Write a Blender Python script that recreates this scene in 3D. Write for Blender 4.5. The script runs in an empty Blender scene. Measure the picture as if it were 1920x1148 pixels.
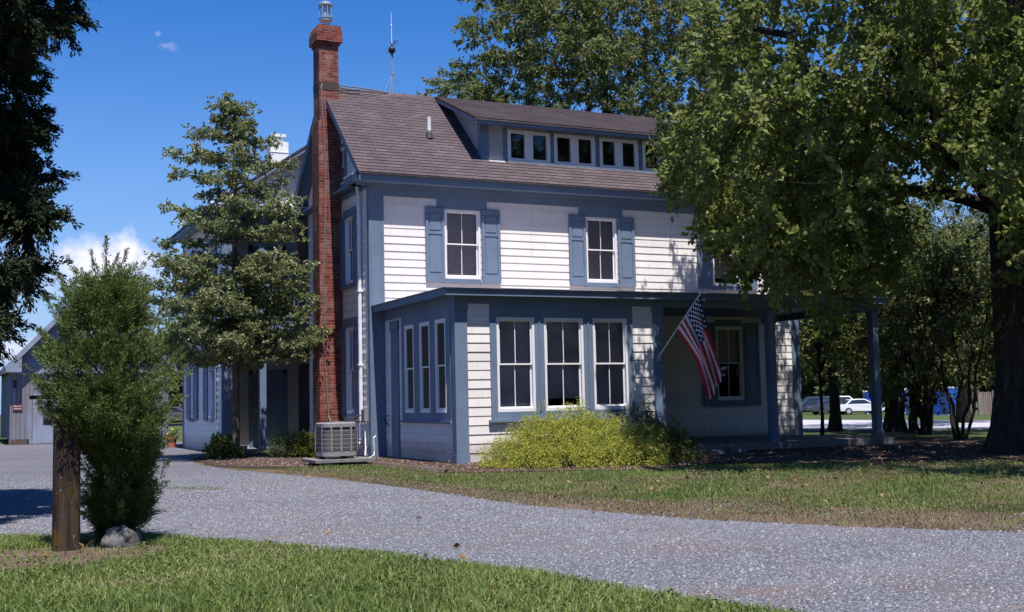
import bpy, math, random
import numpy as np
from mathutils import Vector, Matrix
# ---------------------------------------------------------------- camera, sky, sun, exposure
S = bpy.context.scene
COL = S.collection
yaw, pitch, roll = 0.444, 0.082, -0.022
F = Vector((math.sin(yaw)*math.cos(pitch), math.cos(yaw)*math.cos(pitch), math.sin(pitch)))
R0 = Vector((math.cos(yaw), -math.sin(yaw), 0)); U0 = R0.cross(F)
RR = R0*math.cos(roll)+U0*math.sin(roll); UU = RR.cross(F)
cam = bpy.data.objects.new('camera', bpy.data.cameras.new('camera')); COL.objects.link(cam)
Mx = Matrix((RR, UU, -F)).transposed().to_4x4(); Mx.translation = Vector((-8.884, -26.582, 1.25))
cam.matrix_world = Mx
cam.data.sensor_width = 36; cam.data.lens = 36*2182.1/1920
cam.data.clip_start = 0.1; cam.data.clip_end = 3000
S.camera = cam
S.view_settings.view_transform = 'Standard'; S.view_settings.look = 'None'; S.view_settings.gamma = 1
S.view_settings.exposure = 0.7
SUN_EL = math.atan(2.5/math.hypot(1, .1)); SUN_AZ = math.atan2(-.1, -1)
sl = bpy.data.lights.new('sun', 'SUN'); sl.energy = 5.0; sl.angle = math.radians(.5); sl.color = (1, .945, .875)
so = bpy.data.objects.new('sun', sl); COL.objects.link(so)
so.rotation_euler = Vector((.1, 1, -2.5)).to_track_quat('-Z', 'Y').to_euler()
W = bpy.data.worlds.new('World'); S.world = W; W.use_nodes = True
nt = W.node_tree; nt.nodes.clear(); NN = nt.nodes.new; LK = nt.links.new
sky = NN('ShaderNodeTexSky'); sky.sky_type = 'NISHITA'; sky.sun_disc = False
sky.sun_elevation = SUN_EL; sky.sun_rotation = math.pi+.1; sky.air_density = 1.0; sky.dust_density = .1; sky.ozone_density = 5.0
hs = NN('ShaderNodeHueSaturation'); hs.inputs['Saturation'].default_value = 1.33; hs.inputs['Value'].default_value = 1.2; hs.inputs['Hue'].default_value = .512; LK(sky.outputs[0], hs.inputs['Color'])
tc = NN('ShaderNodeTexCoord')
# clouds: soft noise puffs round a few sky directions
def direction(px, py):
    return (F+RR*((px-960)/2182.1)-UU*((py-574)/2182.1)).normalized()
cl_sum = None
no = NN('ShaderNodeTexNoise'); no.inputs['Scale'].default_value = 26; no.inputs['Detail'].default_value = 7; no.inputs['Roughness'].default_value = .58
LK(tc.outputs['Generated'], no.inputs['Vector'])
def math_n(op, a, b=None, c=None, clamp=False):
    m = NN('ShaderNodeMath'); m.operation = op; m.use_clamp = clamp
    for i, q in enumerate((a, b, c)):
        if q is None: continue
        if isinstance(q, (int, float)): m.inputs[i].default_value = q
        else: LK(q, m.inputs[i])
    return m.outputs[0]
for px, py, rx, ry, s in ((232, 492, .062, .028, 1.0), (150, 510, .05, .04, .8), (312, 86, .02, .009, .42), (0, 655, .07, .016, .5), (296, 64, .007, .007, .25), (-200, 560, .12, .05, .9), (2150, 420, .15, .04, .7)):
    d = direction(px, py)
    mp = NN('ShaderNodeMapping'); mp.vector_type = 'POINT'
    vs = NN('ShaderNodeVectorMath'); vs.operation = 'SUBTRACT'; LK(tc.outputs['Generated'], vs.inputs[0]); vs.inputs[1].default_value = d
    vm = NN('ShaderNodeVectorMath'); vm.operation = 'MULTIPLY'; LK(vs.outputs[0], vm.inputs[0]); vm.inputs[1].default_value = (1/rx, 1/rx, 1/ry)
    ln = NN('ShaderNodeVectorMath'); ln.operation = 'LENGTH'; LK(vm.outputs[0], ln.inputs[0])
    fall = math_n('SUBTRACT', 1.0, ln.outputs['Value'], clamp=False)
    v = math_n('ADD', math_n('MULTIPLY', no.outputs['Fac'], 2.2), math_n('SUBTRACT', fall, 1.35))
    v = math_n('MULTIPLY', math_n('MULTIPLY', v, 1.6, clamp=True), s)
    cl_sum = v if cl_sum is None else math_n('MAXIMUM', cl_sum, v)
sz = NN('ShaderNodeSeparateXYZ'); LK(tc.outputs['Generated'], sz.inputs[0])
hz = math_n('POWER', math_n('SUBTRACT', 1.0, math_n('MULTIPLY', sz.outputs[2], 3.0, clamp=True), clamp=True), 1.6)
hm = NN('ShaderNodeMix'); hm.data_type = 'RGBA'; LK(math_n('MULTIPLY', hz, .92), hm.inputs['Factor']); LK(hs.outputs[0], hm.inputs['A']); hm.inputs['B'].default_value = (2.3, 3.5, 6.4, 1)
mix = NN('ShaderNodeMix'); mix.data_type = 'RGBA'; LK(cl_sum, mix.inputs['Factor']); LK(hm.outputs['Result'], mix.inputs['A']); mix.inputs['B'].default_value = (8.8, 8.4, 9.8, 1)
bg = NN('ShaderNodeBackground'); bg.inputs['Strength'].default_value = .08; LK(mix.outputs['Result'], bg.inputs['Color'])
wo = NN('ShaderNodeOutputWorld'); LK(bg.outputs[0], wo.inputs[0])

# ---------------------------------------------------------------- materials
MATS = {}
class NB:
    """tiny node helper"""
    def __init__(s, name):
        s.m = bpy.data.materials.new(name); s.m.use_nodes = True; s.t = s.m.node_tree
        s.b = s.t.nodes['Principled BSDF']; s.o = s.t.nodes['Material Output']; MATS[name] = s.m
    def n(s, typ, **kw):
        x = s.t.nodes.new('ShaderNode'+typ)
        for k, v in kw.items(): setattr(x, k, v)
        return x
    def l(s, a, b): s.t.links.new(a, b)
    def uv(s, sc=(1, 1, 1), rot=0):
        t = s.n('UVMap'); mp = s.n('Mapping'); mp.inputs['Scale'].default_value = sc; mp.inputs['Rotation'].default_value = (0, 0, rot); s.l(t.outputs[0], mp.inputs[0]); return mp.outputs[0]
    def ob(s, sc=(1, 1, 1)):
        t = s.n('NewGeometry'); mp = s.n('Mapping'); mp.inputs['Scale'].default_value = sc; s.l(t.outputs['Position'], mp.inputs[0]); return mp.outputs[0]
    def noise(s, vec, scale, detail=4, rough=.55, dist=0):
        x = s.n('TexNoise'); x.inputs['Scale'].default_value = scale; x.inputs['Detail'].default_value = detail; x.inputs['Roughness'].default_value = rough; x.inputs['Distortion'].default_value = dist
        s.l(vec, x.inputs['Vector']); return x.outputs['Fac']
    def ramp(s, fac, stops, interp='LINEAR'):
        r = s.n('ValToRGB'); r.color_ramp.interpolation = interp; e = r.color_ramp.elements
        while len(e) < len(stops): e.new(.5)
        for k, (p, c) in enumerate(stops):
            e[k].position = p; e[k].color = tuple(c)+(1,) if len(c) == 3 else c
        s.l(fac, r.inputs[0]); return r.outputs[0]
    def mix(s, f, a, b, mode='MIX'):
        x = s.n('Mix', data_type='RGBA', blend_type=mode)
        for i, q in (('Factor', f), ('A', a), ('B', b)):
            if isinstance(q, (int, float)): x.inputs[i].default_value = q
            elif isinstance(q, tuple): x.inputs[i].default_value = q+(1,) if len(q) == 3 else q
            else: s.l(q, x.inputs[i])
        return x.outputs['Result']
    def math(s, op, a, b=0.0, clamp=False):
        x = s.n('Math', operation=op, use_clamp=clamp)
        for i, q in enumerate((a, b)):
            if isinstance(q, (int, float)): x.inputs[i].default_value = q
            else: s.l(q, x.inputs[i])
        return x.outputs[0]
    def bump(s, h, dist=.01, strength=1.0):
        x = s.n('Bump'); x.inputs['Strength'].default_value = strength; x.inputs['Distance'].default_value = dist; s.l(h, x.inputs['Height']); s.l(x.outputs[0], s.b.inputs['Normal'])
    def col(s, c, rough=.6, spec=.4, metal=0):
        if isinstance(c, tuple): s.b.inputs['Base Color'].default_value = c+(1,)
        else: s.l(c, s.b.inputs['Base Color'])
        if isinstance(rough, (int, float)): s.b.inputs['Roughness'].default_value = rough
        else: s.l(rough, s.b.inputs['Roughness'])
        s.b.inputs['Specular IOR Level'].default_value = spec; s.b.inputs['Metallic'].default_value = metal
        return s

def painted(name, c, var=.12, rough=.55, dirt=(.35, .3, .25), amt=.12, bumpd=.002):
    b = NB(name); p = b.ob()
    n1 = b.noise(p, 1.3, 5); n2 = b.noise(b.ob((9, 9, 1.2)), 3, 5, .6)
    c1 = tuple(x*(1-var) for x in c); c2 = tuple(min(1, x*(1+var*.6)) for x in c)
    k = b.ramp(n1, [(.3, c1), (.7, c2)])
    k = b.mix(b.math('MULTIPLY', b.math('GREATER_THAN', n2, .0), b.ramp(n2, [(.5, (0, 0, 0)), (.75, (amt*2, amt*2, amt*2))])), k, dirt)
    b.col(k, rough, .3); b.bump(n2, bumpd, .6); return b.m
def plain(name, c, rough=.6, spec=.4, metal=0, var=.15, sc=4):
    b = NB(name); n1 = b.noise(b.ob(), sc, 4)
    b.col(b.ramp(n1, [(.3, tuple(x*(1-var) for x in c)), (.7, tuple(min(1, x*(1+var)) for x in c))]), rough, spec, metal); return b.m
def siding_paint(name, c):
    b = NB(name); p = b.ob(); n1 = b.noise(p, 1.1, 5); n2 = b.noise(b.ob((7, 7, 1.0)), 2.2, 6, .62); k = b.ramp(n1, [(.3, tuple(x*.93 for x in c)), (.7, tuple(x*1.03 for x in c))])
    k = b.mix(b.ramp(n2, [(.52, (0, 0, 0)), (.78, (.34, .34, .34))]), k, (.38, .34, .31))
    sp = b.n('SeparateXYZ'); b.l(p, sp.inputs[0]); h = b.math('ADD', sp.outputs[2], b.math('MULTIPLY', b.noise(b.ob((3, 3, 1)), 3, 5), -.45))
    k = b.mix(b.ramp(h, [(.0, (.55, .55, .55)), (.28, (0, 0, 0))]), k, (.27, .22, .18))
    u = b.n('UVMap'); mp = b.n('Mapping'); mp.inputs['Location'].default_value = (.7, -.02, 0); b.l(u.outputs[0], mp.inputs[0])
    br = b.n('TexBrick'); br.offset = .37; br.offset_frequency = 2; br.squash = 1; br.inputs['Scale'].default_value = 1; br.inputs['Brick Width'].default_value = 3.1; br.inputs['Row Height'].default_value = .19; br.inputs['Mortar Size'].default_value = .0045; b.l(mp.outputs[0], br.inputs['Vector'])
    br.inputs['Color1'].default_value = (.90, .90, .90, 1); br.inputs['Color2'].default_value = (1.03, 1.02, 1, 1); br.inputs['Mortar'].default_value = (.5, .48, .48, 1)  # board joints; dark lap lines also paint in the shade under each lap
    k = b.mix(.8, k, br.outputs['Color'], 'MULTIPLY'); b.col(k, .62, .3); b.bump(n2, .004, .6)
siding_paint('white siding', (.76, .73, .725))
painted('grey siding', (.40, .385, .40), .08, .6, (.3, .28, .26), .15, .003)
painted('blue trim', (.14, .192, .28), .14, .5, (.10, .12, .17), .3)
painted('dark blue trim', (.10, .15, .22), .14, .5, (.06, .07, .1), .3)
painted('white trim', (.74, .73, .76), .04, .45, (.5, .47, .44), .1)
plain('white metal', (.72, .72, .76), .35, .5)
plain('black iron', (.02, .02, .022), .5)
plain('grey cable', (.17, .15, .15), .6)
plain('galvanised steel', (.45, .48, .52), .38, .5, .7, .2, 30)
plain('unit paint', (.23, .22, .235), .5, .4, 0, .1, 6)
plain('unit dark', (.055, .05, .05), .6)
plain('dark interior', (.03, .03, .033), .9)
plain('curtain', (.72, .64, .68), .9, .2, 0, .3, 2.2)
plain('terracotta', (.42, .13, .07), .8)
plain('tyre rubber', (.02, .02, .022), .8)
plain('yellow petals', (.75, .6, .08), .6)
plain('white plastic', (.7, .7, .72), .4)
b = NB('concrete'); p = b.ob(); b.col(b.ramp(b.noise(p, 8, 8, .7), [(.25, (.12, .115, .115)), (.75, (.25, .24, .235))]), .9, .2); b.bump(b.noise(p, 40, 6, .7), .004)
b = NB('blinds'); w = b.n('TexWave', wave_type='BANDS', bands_direction='Z'); w.inputs['Scale'].default_value = 6.5; b.l(b.ob(), w.inputs['Vector'])
b.col(b.ramp(w.outputs['Fac'], [(.2, (.52, .47, .50)), (.7, (.8, .74, .78))]), .8, .2)
# thin window glass
b = NB('window glass'); fr = b.n('Fresnel'); fr.inputs['IOR'].default_value = 1.5
gl = b.n('BsdfGlossy'); gl.inputs['Roughness'].default_value = .015; gl.inputs['Color'].default_value = (.9, .93, 1, 1)
tr = b.n('BsdfTransparent'); tr.inputs['Color'].default_value = (.78, .76, .78, 1)
nb = b.n('Bump'); nb.inputs['Strength'].default_value = .25; nb.inputs['Distance'].default_value = .01; b.l(b.noise(b.ob(), 2.5, 1), nb.inputs['Height']); b.l(nb.outputs[0], gl.inputs['Normal'])
ms = b.n('MixShader'); b.l(b.math('MULTIPLY', fr.outputs[0], 1.15, True), ms.inputs[0]); b.l(tr.outputs[0], ms.inputs[1]); b.l(gl.outputs[0], ms.inputs[2]); b.l(ms.outputs[0], b.o.inputs['Surface'])
b = NB('darkened glass'); b.col((.022, .019, .02), .35, .5)  # opaque panes; dimmed reflection put into a near-black colour on the side windows
# roofs
def shingle(name, tones, sx=1, sy=1):
    b = NB(name); u = b.uv()
    br = b.n('TexBrick'); br.offset = .5; br.inputs['Scale'].default_value = 1; br.inputs['Brick Width'].default_value = .30; br.inputs['Row Height'].default_value = .144; br.inputs['Mortar Size'].default_value = .004
    br.inputs['Color1'].default_value = (0, 0, 0, 1); br.inputs['Color2'].default_value = (1, 1, 1, 1); br.inputs['Mortar'].default_value = (.5, .5, .5, 1); b.l(u, br.inputs['Vector'])
    k = b.ramp(br.outputs['Color'], [(0, tones[0]), (.35, tones[1]), (.75, tones[2]), (1, tones[3])])
    k = b.mix(b.math('MULTIPLY', br.outputs['Fac'], .75), k, (.02, .018, .02))
    n1 = b.noise(b.ob(), 1.1, 5, .6)
    k = b.mix(.55, k, b.ramp(n1, [(.3, (.55, .5, .52)), (.7, (1.0, .97, 1.0))]), 'MULTIPLY')
    gr = b.noise(b.ob(), 160, 3, .7); k = b.mix(.5, k, b.ramp(gr, [(.3, (.6, .6, .6)), (.7, (1.3, 1.3, 1.3))]), 'MULTIPLY')
    b.col(k, .95, .15); b.bump(b.math('ADD', gr, b.math('MULTIPLY', br.outputs['Fac'], -2)), .004); return b.m
shingle('roof shingles', [(.098, .078, .086), (.108, .087, .095), (.117, .095, .103), (.135, .112, .12)])
b = NB('brick'); u = b.uv(); br = b.n('TexBrick'); br.offset = .5
for k_, v_ in (('Scale', 1), ('Brick Width', .215), ('Row Height', .075), ('Mortar Size', .006), ('Mortar Smooth', .2), ('Bias', 0)): br.inputs[k_].default_value = v_
br.inputs['Color1'].default_value = (0, 0, 0, 1); br.inputs['Color2'].default_value = (1, 1, 1, 1); br.inputs['Mortar'].default_value = (.5, .5, .5, 1); b.l(u, br.inputs['Vector'])
k = b.ramp(br.outputs['Color'], [(0, (.10, .024, .018)), (.4, (.175, .038, .027)), (.8, (.22, .055, .040)), (1, (.27, .10, .075))])
k = b.mix(b.math('MULTIPLY', br.outputs['Fac'], .9), k, (.26, .19, .175))
k = b.mix(b.ramp(b.noise(b.ob((1, 1, .5)), 2.3, 6, .65), [(.5, (0, 0, 0)), (.72, (.5, .5, .5))]), k, (.40, .30, .28))
k = b.mix(.4, k, b.ramp(b.noise(b.ob(), 7, 4), [(.3, (.6, .6, .6)), (.7, (1.15, 1.15, 1.15))]), 'MULTIPLY')
b.col(k, .9, .2); b.bump(b.math('SUBTRACT', b.noise(b.ob(), 60, 4), br.outputs['Fac']), .008)
# weathered boards
def boards(name, c1, c2, wd=.16, gap=.04):
    b = NB(name); u = b.uv(); br = b.n('TexBrick'); br.offset = 0; br.inputs['Scale'].default_value = 1
    br.inputs['Brick Width'].default_value = wd; br.inputs['Row Height'].default_value = 50; br.inputs['Mortar Size'].default_value = wd*gap
    br.inputs['Color1'].default_value = (0, 0, 0, 1); br.inputs['Color2'].default_value = (1, 1, 1, 1); b.l(u, br.inputs['Vector'])
    st = b.noise(b.ob((22, 22, .9)), 1, 7, .62); lo = b.noise(b.ob((1.4, 1.4, .6)), 1, 4)
    k = b.ramp(st, [(.3, c1), (.7, c2)]); k = b.mix(.35, k, b.ramp(br.outputs['Color'], [(0, (.6, .58, .55)), (1, (1.2, 1.2, 1.25))]), 'MULTIPLY')
    k = b.mix(b.ramp(lo, [(.5, (0, 0, 0)), (.66, (.65, .65, .65))]), k, (.17, .145, .14))
    k = b.mix(b.math('MULTIPLY', br.outputs['Fac'], .8), k, (.03, .03, .03))
    b.col(k, .85, .2); b.bump(b.math('SUBTRACT', st, b.math('MULTIPLY', br.outputs['Fac'], 2)), .006); return b.m
boards('weathered boards', (.12, .135, .17), (.23, .255, .32))
boards('painted door boards', (.23, .27, .37), (.29, .335, .44), .9, .012)
boards('fence boards', (.20, .15, .14), (.34, .27, .25), .14, .06)
boards('old post wood', (.06, .045, .035), (.14, .105, .08), .5, .01)
b = NB('lichen post wood'); st = b.noise(b.ob((26, 26, 1.4)), 1, 7, .65); k = b.ramp(st, [(.3, (.015, .011, .010)), (.5, (.045, .033, .026)), (.72, (.085, .065, .05))])
k = b.mix(b.ramp(b.noise(b.ob((3, 3, 1.1)), 2, 6, .7), [(.5, (0, 0, 0)), (.62, (.75, .75, .75))]), k, (.11, .065, .02))
k = b.mix(b.ramp(b.noise(b.ob(), 26, 5, .7), [(.62, (0, 0, 0)), (.7, (.7, .7, .7))]), k, (.34, .33, .31)); b.col(k, .95, .1); b.bump(st, .02)
# bark
b = NB('bark'); p = b.ob((7, 7, 1.3)); v = b.noise(p, 1.4, 8, .68, .6); b.col(b.ramp(v, [(.3, (.018, .015, .013)), (.62, (.062, .052, .046))]), .95, .1); b.bump(v, .06)
b = NB('pale bark'); v = b.noise(b.ob((9, 9, 3)), 1.5, 6, .6); b.col(b.ramp(v, [(.3, (.05, .038, .032)), (.65, (.15, .12, .10))]), .95, .1); b.bump(v, .02)
# leaves: the random value of each leaf is stored in the attribute "tone"
def leaf(name, stops, rough=.45, spec=.35, trans=.35, tcol=None):
    b = NB(name); a = b.n('Attribute', attribute_name='tone'); k = b.ramp(a.outputs['Fac'], stops)
    b.col(k, rough, spec); t = b.n('BsdfTranslucent'); hsn = b.n('HueSaturation'); hsn.inputs['Value'].default_value = 1.5; hsn.inputs['Hue'].default_value = .497; b.l(k, hsn.inputs['Color']); b.l(hsn.outputs[0], t.inputs['Color'])
    m = b.n('MixShader'); m.inputs[0].default_value = trans; b.l(b.b.outputs[0], m.inputs[1]); b.l(t.outputs[0], m.inputs[2]); b.l(m.outputs[0], b.o.inputs['Surface']); return b.m
leaf('maple leaves', [(0, (.08, .106, .024)), (.5, (.145, .178, .045)), (.9, (.22, .25, .08)), (.99, (.31, .33, .15)), (1, (.26, .10, .05))], .52, .25, .42)
leaf('ash leaves', [(0, (.072, .090, .025)), (.5, (.125, .148, .048)), (1, (.20, .22, .09))], .5, .22, .4)
leaf('holly leaves', [(0, (.085, .108, .045)), (.5, (.17, .20, .08)), (.85, (.26, .28, .13)), (1, (.32, .34, .2))], .38, .45, .3)
leaf('cedar needles', [(0, (.06, .09, .026)), (.5, (.105, .145, .04)), (.9, (.165, .205, .065)), (1, (.19, .20, .09))], .6, .2, .2)
leaf('dark conifer needles', [(0, (.014, .022, .012)), (.6, (.03, .042, .02)), (1, (.075, .09, .042))], .7, .15, .12)
leaf('golden cypress', [(0, (.17, .20, .03)), (.5, (.31, .335, .055)), (.85, (.44, .43, .09)), (1, (.38, .22, .05))], .55, .25, .3)
leaf('green shrub leaves', [(0, (.05, .065, .012)), (.6, (.10, .115, .02)), (1, (.22, .22, .045))], .55, .25, .3)
leaf('backdrop leaves', [(0, (.055, .068, .022)), (.6, (.11, .13, .04)), (.93, (.18, .20, .075)), (1, (.34, .36, .19))], .5, .3, .25)
leaf('pine needles', [(0, (.06, .08, .05)), (.6, (.10, .125, .075)), (1, (.16, .185, .12))], .6, .2, .2)
leaf('far leaves', [(0, (.05, .062, .022)), (.6, (.09, .105, .035)), (1, (.15, .16, .06))], .6, .2, .25)
leaf('grass blades', [(0, (.085, .125, .03)), (.45, (.145, .20, .05)), (.8, (.21, .25, .075)), (.92, (.26, .25, .11)), (1, (.36, .28, .18))], .5, .3, .3)
leaf('dry grass blades', [(0, (.09, .095, .04)), (.4, (.16, .13, .075)), (.75, (.25, .18, .125)), (1, (.34, .26, .20))], .7, .2, .25)

# ---------------------------------------------------------------- mesh helpers
ORG = {}
def org(o): return ORG.get(o.name, Vector((0, 0, 0))) if o else Vector((0, 0, 0))
class MB:
    def __init__(s): s.v = []; s.f = []; s.m = []; s.u = []; s.sm = []
    def face(s, pts, m=0, uv=None, smooth=False):
        i = len(s.v); s.v += [tuple(p) for p in pts]; s.f.append(tuple(range(i, i+len(pts)))); s.m.append(m); s.sm.append(smooth)
        if uv is None:
            a = Vector(pts[1])-Vector(pts[0]); n = a.cross(Vector(pts[-1])-Vector(pts[0]))
            ax = (abs(n.x), abs(n.y), abs(n.z)); q = ax.index(max(ax))
            uv = [((p[1], p[2]) if q == 0 else (p[0], p[2]) if q == 1 else (p[0], p[1])) for p in pts]
        s.u += list(uv); return s
    def box(s, x0, x1, y0, y1, z0, z1, m=0, bottom=True):
        if x0 > x1: x0, x1 = x1, x0
        if y0 > y1: y0, y1 = y1, y0
        if z0 > z1: z0, z1 = z1, z0
        a, b, c, d = (x0, y0, z0), (x1, y0, z0), (x1, y1, z0), (x0, y1, z0); e, f, g, h = (x0, y0, z1), (x1, y0, z1), (x1, y1, z1), (x0, y1, z1)
        for q in ((a, b, f, e), (b, c, g, f), (c, d, h, g), (d, a, e, h), (e, f, g, h)): s.face(q, m)
        if bottom: s.face((d, c, b, a), m)
        return s
    def prism(s, poly, d, m=0):
        """poly: 3D points of one face, d: extrusion vector"""
        d = Vector(d); P = [Vector(p) for p in poly]; Q = [p+d for p in P]
        s.face(P, m); s.face(Q[::-1], m)
        for i in range(len(P)): j = (i+1) % len(P); s.face((P[j], P[i], Q[i], Q[j]), m)
        return s
    def tube(s, pts, rs, n=8, m=0, caps=True):
        P = [Vector(p) for p in pts]
        if isinstance(rs, (int, float)): rs = [rs]*len(P)
        rings = []; ref = Vector((.3, .9, .1))
        for i, p in enumerate(P):
            t = (P[min(i+1, len(P)-1)]-P[max(i-1, 0)]).normalized()
            a = t.cross(ref)
            if a.length < .15: a = t.cross(Vector((1, 0, 0)))
            a.normalize(); b2 = t.cross(a)
            rings.append([p+(a*math.cos(k*2*math.pi/n)+b2*math.sin(k*2*math.pi/n))*rs[i] for k in range(n)])
        L = 0
        for i in range(len(P)-1):
            L2 = L+(P[i+1]-P[i]).length
            for k in range(n):
                j = (k+1) % n
                s.face((rings[i][k], rings[i][j], rings[i+1][j], rings[i+1][k]), m, [(k*.1, L), (k*.1+.1, L), (k*.1+.1, L2), (k*.1, L2)], True)
            L = L2
        if caps: s.face(rings[0][::-1], m); s.face(rings[-1], m)
        return s
    def lathe(s, c, prof, n=16, m=0, caps=True):
        c = Vector(c); rr = [[c+Vector((r*math.cos(k*2*math.pi/n), r*math.sin(k*2*math.pi/n), z)) for k in range(n)] for r, z in prof]
        for i in range(len(prof)-1):
            for k in range(n): j = (k+1) % n; s.face((rr[i][k], rr[i][j], rr[i+1][j], rr[i+1][k]), m, None, True)
        if caps: s.face(rr[0][::-1], m); s.face(rr[-1], m)
        return s
    def build(s, name, mats, parent=None, merge=False):
        o3 = org(parent); me = bpy.data.meshes.new(name)
        v = [(a-o3.x, b_-o3.y, c-o3.z) for a, b_, c in s.v]
        me.from_pydata(v, [], s.f); me.polygons.foreach_set('material_index', s.m); me.polygons.foreach_set('use_smooth', s.sm)
        uvl = me.uv_layers.new(name='UVMap'); uvl.data.foreach_set('uv', np.array(s.u, dtype=np.float32).ravel())
        for q in (mats if isinstance(mats, (list, tuple)) else [mats]): me.materials.append(MATS[q])
        if merge:
            import bmesh
            bm = bmesh.new(); bm.from_mesh(me); bmesh.ops.remove_doubles(bm, verts=bm.verts, dist=1e-5); bm.to_mesh(me); bm.free()
        me.update(); o = bpy.data.objects.new(name, me); COL.objects.link(o)
        if parent: o.parent = parent; ORG[o.name] = o3.copy()
        return o
def tag(o, label=None, cat=None, group=None, kind=None):
    for k, v in (('label', label), ('category', cat), ('group', group), ('kind', kind)):
        if v: o[k] = v
    return o
def thing(name, loc, label, cat, group=None):
    o = bpy.data.objects.new(name, None); COL.objects.link(o); o.location = loc; ORG[o.name] = Vector(loc); o.empty_display_size = .3
    return tag(o, label, cat, group)
def rawmesh(name, V, Fc, mat, tone=None, parent=None, smooth=False):
    """V (n,3) array, Fc (m,k) array with tone per face"""
    V = V-np.array(org(parent)); me = bpy.data.meshes.new(name); k = Fc.shape[1]
    me.vertices.add(len(V)); me.vertices.foreach_set('co', V.astype(np.float32).ravel())
    me.loops.add(Fc.size); me.loops.foreach_set('vertex_index', Fc.astype(np.int32).ravel())
    me.polygons.add(len(Fc)); me.polygons.foreach_set('loop_start', np.arange(0, Fc.size, k, dtype=np.int32))
    if smooth: me.polygons.foreach_set('use_smooth', np.ones(len(Fc), bool))
    if tone is not None:
        a = me.attributes.new('tone', 'FLOAT', 'FACE'); a.data.foreach_set('value', tone.astype(np.float32))
    me.materials.append(MATS[mat]); me.update(calc_edges=True); me.validate()
    o = bpy.data.objects.new(name, me); COL.objects.link(o)
    if parent: o.parent = parent; ORG[o.name] = org(parent).copy()
    return o
def unit(a): return a/np.maximum(np.linalg.norm(a, axis=-1, keepdims=True), 1e-9)
def leaves_at(P, D, size, width, rng, droop=.2, spread=1.0, fold=.25):
    """a folded four-vertex leaf (two triangles) at each P, pointing roughly along D"""
    n = len(P); d = unit(D+rng.normal(size=(n, 3))*spread*.6+np.array([0, 0, -droop]))
    s = unit(np.cross(d, rng.normal(size=(n, 3)))); up = np.cross(s, d)
    L = size*rng.uniform(.65, 1.25, (n, 1)); w = width*rng.uniform(.7, 1.2, (n, 1))
    a = P; t = P+d*L; l_ = P+d*L*.45+s*w*.5+up*w*fold; r_ = P+d*L*.45-s*w*.5+up*w*fold
    V = np.stack([a, l_, t, r_], 1).reshape(-1, 3); i = np.arange(n)*4
    Fc = np.concatenate([np.stack([i, i+1, i+2], 1), np.stack([i, i+2, i+3], 1)])
    return V, Fc
def sprays(C, rad, ntw, nl, rng, flat=1.0, bias=None, t0=.25):
    """leaf positions along twigs inside clumps"""
    C = np.asarray(C, float); n = len(C); rad = np.broadcast_to(np.asarray(rad, float), (n,))
    d = rng.normal(size=(n, ntw, 3)); d[..., 2] *= flat
    if bias is not None: d = d+bias
    d = unit(d); ln = rad[:, None, None]*rng.uniform(.6, 1.15, (n, ntw, 1)); off = rng.normal(size=(n, ntw, 3))*rad[:, None, None]*.18
    t = rng.uniform(t0, 1, (n, ntw, nl, 1))
    P = C[:, None, None, :]+off[:, :, None, :]+d[:, :, None, :]*ln[:, :, None, :]*t
    P = P+np.array([0, 0, -1.])*(t**2)*ln[:, :, None, :]*.18+rng.normal(size=P.shape)*rad[:, None, None, None]*.06
    D = np.broadcast_to(d[:, :, None, :], P.shape)
    tw = np.broadcast_to(rng.uniform(0, 1, (n, ntw, 1)), P.shape[:3])
    return P.reshape(-1, 3), D.reshape(-1, 3).copy(), tw.reshape(-1)
def crown(name, mat, P, D, tw, size, width, rng, parent, **kw):
    V, Fc = leaves_at(P, D, size, width, rng, **kw)
    tone = np.clip(tw*.35+rng.uniform(0, 1, len(P))*.65, 0, 1)
    return rawmesh(name, V, Fc, mat, np.concatenate([tone, tone]), parent)
# ---------------------------------------------------------------- ground
def jitter_poly(pts, amp, step, seed, closed=True):
    rg = random.Random(seed); out = []
    n = len(pts)
    for i in range(n if closed else n-1):
        a = Vector(pts[i]+(0,)) if len(pts[i]) == 2 else Vector(pts[i]); b_ = Vector(pts[(i+1) % n]+(0,))
        k = max(1, int((b_-a).length/step))
        for j in range(k):
            p = a.lerp(b_, j/k); out.append((p.x+rg.uniform(-amp, amp), p.y+rg.uniform(-amp, amp)))
    return out
def sheet(name, poly, z, mat, kind='structure'):
    import bmesh
    me = bpy.data.meshes.new(name); bm = bmesh.new(); f = bm.faces.new([bm.verts.new((x, y, z)) for x, y in poly]); bmesh.ops.triangulate(bm, faces=[f]); bm.to_mesh(me); bm.free()
    if len(me.polygons) and me.polygons[0].normal.z < 0: me.flip_normals()
    me.materials.append(MATS[mat]); o = bpy.data.objects.new(name, me); COL.objects.link(o); return tag(o, kind=kind)
def sst(a, b_, x): t = min(1, max(0, (x-a)/(b_-a))); return t*t*(3-2*t)
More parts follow.
